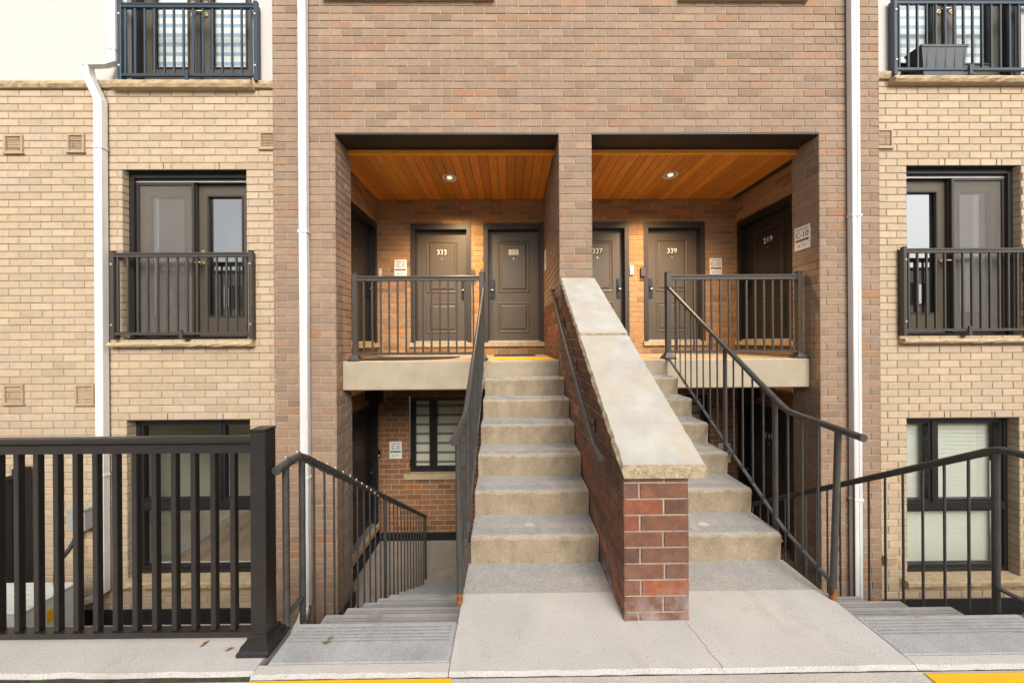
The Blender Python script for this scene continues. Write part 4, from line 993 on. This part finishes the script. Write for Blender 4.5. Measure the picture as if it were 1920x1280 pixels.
bell('black doorbell between the C-9 sign and door 119', fb, PX(1380, 858, YB), zc(1380, 858, YB), m_lock)
def lockbox(label, u, z):
    t = thing('key_box', label, 'key box', fb.pt(u, z-.08), 'key boxes on the back wall')
    MB().fbox(fb, u-.035, u+.035, z-.09, z+.06, .0, .05).build('body', m_bronze, t)
    a = [fb.pt(u+.025*math.cos(k*math.pi/6), z+.06+.03*math.sin(k*math.pi/6), .025) for k in range(7)]; MB().tube(a, .006, 8).build('shackle', m_bronze, t)
lockbox('bronze key box touching the frame of the door behind the landing railing', bx(887), zc(887, 514, YB))
lockbox('bronze key box touching the frame of the door with the pale number plate', bx(904.5), zc(904, 514, YB))
lockbox('bronze key box between the white doorbell and door 339', bx(1204), zc(1204, 509, YB))
def sprinkler(label, px, py):
    p = P(px, py, Y=YB); t = thing('sprinkler', label, 'sprinkler', p, 'sprinklers on the porch back walls')
    N = Vector((0, -1, 0)); MB().tube([p, p+N*.008], .035, 14).build('escutcheon', m_brass, t); MB().tube([p+N*.008, p+N*.06], .012, 8).build('nozzle', m_brass, t); MB().tube([p+N*.06, p+N*.065], .025, 12).build('deflector', m_brass, t)
sprinkler('small brass sprinkler on the wall between doors 333 and 335', 868, 391.5); sprinkler('small brass sprinkler on the wall above the gap of doors 337 and 339', 1222, 386)
m_bulb = emis('lit_bulb', (1.0, .82, .52), .75)
m_refl = mat('reflector', (.75, .68, .52), .25, metal=.6, var=.02, scale=5, speck=0, bump=0)
def downlight(label, px, py):
    p = P(px, py, Z=ZC); t = thing('downlight', label, 'ceiling light', (p.x, p.y, ZC), 'ceiling lights of the porches'); n = 28
    L = lambda r, z: [(p.x+r*math.cos(-2*math.pi*k/n), p.y+r*math.sin(-2*math.pi*k/n), z) for k in range(n)]
    MB().loops([L(.112, ZC-.001), L(.110, ZC-.012), L(.085, ZC-.014), L(.080, ZC-.006)], closed_end=False).build('trim_ring', m_white, t)
    MB().loops([L(.080, ZC-.006), L(.062, ZC-.002), L(.060, ZC-.0012)]).build('reflector', m_refl, t)
    MB().loops([L(.040, ZC-.002), L(.036, ZC-.010), L(.010, ZC-.014)]).build('bulb', m_bulb, t)
    ld = bpy.data.lights.new('downlight_lamp', 'SPOT'); ld.energy = 320; ld.color = (1.0, .66, .36); ld.spot_size = math.radians(125); ld.spot_blend = 1.0; ld.shadow_soft_size = .06
    lo = bpy.data.objects.new('lamp', ld); attach(lo, Matrix.Translation((p.x, p.y, ZC-.03)) @ Matrix.Rotation(math.radians(9), 4, 'X'), t)      # eyeball lamp turned towards the doors
downlight('round ceiling light in the porch with the dark doormats', 843, 333); downlight('round ceiling light in the porch with the key box beside a white doorbell', 1257, 328)
# lower porch wall lamps (black boxes over the lower doors)
def box_lamp(label, X, sg):
    t = thing('wall_lamp', label, 'wall lamp', (X, 5.2, .62), 'black box lamps over the lower doors')
    MB().box(min(X, X+sg*.06), max(X, X+sg*.06), 5.12, 5.26, .68, .86, bev=.005).build('back_box', m_black, t)
    MB().box(min(X+sg*.06, X+sg*.24), max(X+sg*.06, X+sg*.24), 5.10, 5.28, .62, .86, bev=.006).build('shade', m_black, t)
box_lamp('black box lamp over the lower door left of the C-5 sign', XSL, 1); box_lamp('black box lamp over door 119', XSR, -1)

# ================================================================== mats, planter, patio things
def doormat(label, pts, z):
    mb = MB(); n = len(pts); mb.loops([[(x, y, z+.001) for x, y in pts], [(x, y, z+.010) for x, y in pts], [(x*.99+.01*sum(q[0] for q in pts)/n, y*.99+.01*sum(q[1] for q in pts)/n, z+.013) for x, y in pts]])
    mb.build('doormat', m_mat, None, label, 'doormat', 'dark mats on the porch landing')
doormat('dark fibre mat with wavy edge on the landing before door 333', [(-1.96, 4.16), (-1.5, 4.15), (-1.15, 4.22), (-.95, 4.36), (-.8, 4.5), (-.75, 4.9), (-1.96, 4.9)], ZL)
doormat('flat dark mat on the landing before door 335', [(-.25, 5.1), (.42, 5.1), (.42, 5.55), (-.25, 5.55)], ZL)
pl = P(1758, 118, Y=YC+.0); x0p, x1p = PX(1712, 118, YC+.02), PX(1798, 118, YC+.02); zt_ = PZ(1755, 95, YC+.02)
L4 = lambda x0, x1, y0, y1, z: [(x0, y0, z), (x1, y0, z), (x1, y1, z), (x0, y1, z)]
MB().loops([L4(x0p+.05, x1p-.05, YC-.05, YC+.10, 4.80), L4(x0p+.01, x1p-.01, YC-.06, YC+.105, zt_-.03), L4(x0p, x1p, YC-.066, YC+.11, zt_-.028), L4(x0p, x1p, YC-.066, YC+.11, zt_), L4(x0p+.02, x1p-.02, YC-.05, YC+.10, zt_), L4(x0p+.02, x1p-.02, YC-.05, YC+.10, zt_-.05)]).build('planter_box', m_planter, None, 'grey planter box standing behind the sky-tinted dark balcony railing', 'planter')
# fence
fx = -5.93; t = thing('privacy_fence', 'tall black board fence across the sunken patio', 'fence', (fx, 3.0, ZLOW))
for k in range(17):
    y = 3.99-.13*(k+1); MB().box(fx-.012, fx+.012+.004*(k % 2), y, y+.122, ZLOW+.05, .0, bev=.003).build('board', m_fence, t)
MB().box(fx-.03, fx+.035, 1.78, 3.93, .0, .045, bev=.004).build('top_rail', m_fence, t)
for y in (3.92, 2.85): MB().box(fx-.045, fx+.055, y-.04, y+.06, ZLOW, .11, bev=.006).build('post', m_fence, t)
# air conditioner
ax0, ax1, ay0, ay1, az1 = -5.80, -4.86, 3.22, 3.62, -1.06
t = thing('air_conditioner', 'pale grey outdoor air conditioner with a yellow label, beside the black fence', 'air conditioner', ((ax0+ax1)/2, 3.4, ZLOW))
MB().box(ax0, ax1, ay0, ay1, ZLOW+.06, az1, bev=.02).build('body', m_ac, t)
MB().box(ax0-.006, ax1+.006, ay0-.006, ay1+.006, az1-.03, az1+.008, bev=.012).build('lid', m_ac, t)
for k in range(5): MB().box(ax0+.03, ax1-.03, ay0+.05+.065*k, ay0+.07+.065*k, az1+.008, az1+.014, bev=.004).build('rib', m_ac, t)
MB().box(ax1+.001, ax1+.004, ay0+.17, ay0+.25, az1-.26, az1-.13).build('yellow_label', m_yellow, t)
for xx in (ax0+.1, ax1-.1): MB().box(xx-.04, xx+.04, ay0-.02, ay1+.02, ZLOW, ZLOW+.06).build('foot', m_rubber, t)
for k in range(8): MB().box(ax0+.08, ax1-.25, ay0-.008, ay0, ZLOW+.14+.075*k, ZLOW+.17+.075*k).build('grille_bar', m_ac, t)
mx0, mx1 = PX(135, 970, YC-.05), PX(168, 970, YC-.05); mz0, mz1 = PZ(150, 992, YC-.05), PZ(150, 952, YC-.05)
t = thing('switch_box', 'small grey electrical box on the cream brick beside the downspout', 'electrical box', (mx0, YC, mz0))
MB().box(mx0, mx1, YC-.10, YC, mz0, mz1, bev=.006).build('body', m_meter, t); MB().box(mx0-.01, mx1+.01, YC-.115, YC, mz1-.02, mz1+.012, bev=.004).build('lid', m_meter, t)
a = Vector(((mx0+mx1)/2-.02, YC-.045, mz0)); b = Vector((ax1-.12, 3.55, az1-.05)); pts = []
for k in range(15):
    s = k/14; q = a.lerp(b, s); q.z += -.20*math.sin(s*math.pi)*(1-s) + .16*math.sin(s*math.pi)*s; q.x -= .10*math.sin(s*math.pi); pts.append(q)
MB().tube(pts, .022, 10).build('conduit_hose', m_rubber, None, 'black flexible hose from the electrical box to the air conditioner', 'hose')
ox, oz = PX(1661, 1046, YC), PZ(1661, 1046, YC)
t = thing('outlet_box', 'small cream outlet box on the cream brick right of the brown bay', 'outlet', (ox, YC, oz-.05))
MB().box(ox-.06, ox+.07, YC-.06, YC, oz-.05, oz+.04, bev=.008).build('cover', m_vent, t); MB().box(ox-.07, ox+.08, YC-.075, YC, oz+.03, oz+.055, bev=.006).build('hood', m_vent, t)
# fallen leaves
for i, (px, py) in enumerate(((620, 1197), (612, 1205), (470, 1208), (430, 1218), (383, 1208), (455, 1215))):
    p = P(px, py, Z=0); a = RND.uniform(0, 6.28); s = RND.uniform(.012, .022); zb = .002
    q = [(p.x+s*math.cos(a+k*1.047)*(1 if k % 3 == 0 else .45), p.y+s*math.sin(a+k*1.047)*(1 if k % 3 == 0 else .45), zb+(.004 if k % 2 else .001)) for k in range(6)]
    MB().loops([[(x, y, z-.001) for x, y, z in q], [(x, y, z+.001) for x, y, z in q]]).build('dead_leaf', m_leaf, None, 'small brown dead leaf lying on the forecourt concrete', 'leaf', 'dead leaves on the forecourt')

# ================================================================== houses across the road (seen in the panes)
op = thing('opposite_house', 'brick and white stucco house row across the road, reflected in the panes', 'building', (0, -13, 0))
mt, tt, bs_, out_ = NM('opposite_brick')
posn = tt.nodes.new('ShaderNodeNewGeometry').outputs['Position']; mp = tt.nodes.new('ShaderNodeMapping'); mp.inputs['Rotation'].default_value = (math.radians(90), 0, 0); tt.links.new(posn, mp.inputs[0])
bt = tt.nodes.new('ShaderNodeTexBrick'); bt.inputs['Scale'].default_value = 1; bt.inputs['Brick Width'].default_value = .267; bt.inputs['Row Height'].default_value = .091; bt.inputs['Mortar Size'].default_value = .006
bt.inputs['Color1'].default_value = (.36, .25, .17, 1); bt.inputs['Color2'].default_value = (.30, .2, .13, 1); bt.inputs['Mortar'].default_value = (.45, .36, .27, 1)
tt.links.new(mp.outputs[0], bt.inputs['Vector']); tt.links.new(bt.outputs['Color'], bs_.inputs['Base Color']); bs_.inputs['Roughness'].default_value = .9
fo = Face((0, -13, 0), (-1, 0, 0), (0, 1, 0)); wins = [(x, x+1.5, z, z+1.5) for x in (-28.2, -24.4, -20.6, -16.8, -13, -9.2, -5.4, -1.6, 2.2, 6, 9.8, 13.6, 17.4, 21.2, 25) for z in (.9, 3.9)]
mb = MB(); mortar(mb, fo, -30, 30, -.02, 3.2, wins, 0); mb.build('brick_wall', mt, op)
mb = MB(); mortar(mb, fo, -30, 30, 3.2, 6.2, wins, 0); mb.build('stucco_wall', m_stucco, op)
for (a, b, c, d) in wins:
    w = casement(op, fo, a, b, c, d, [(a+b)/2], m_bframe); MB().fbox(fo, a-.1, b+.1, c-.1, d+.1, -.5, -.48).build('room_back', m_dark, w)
MB().box(-30, 30, -17, -12.9, 6.2, 6.4).build('cover_slab', m_dark, op)
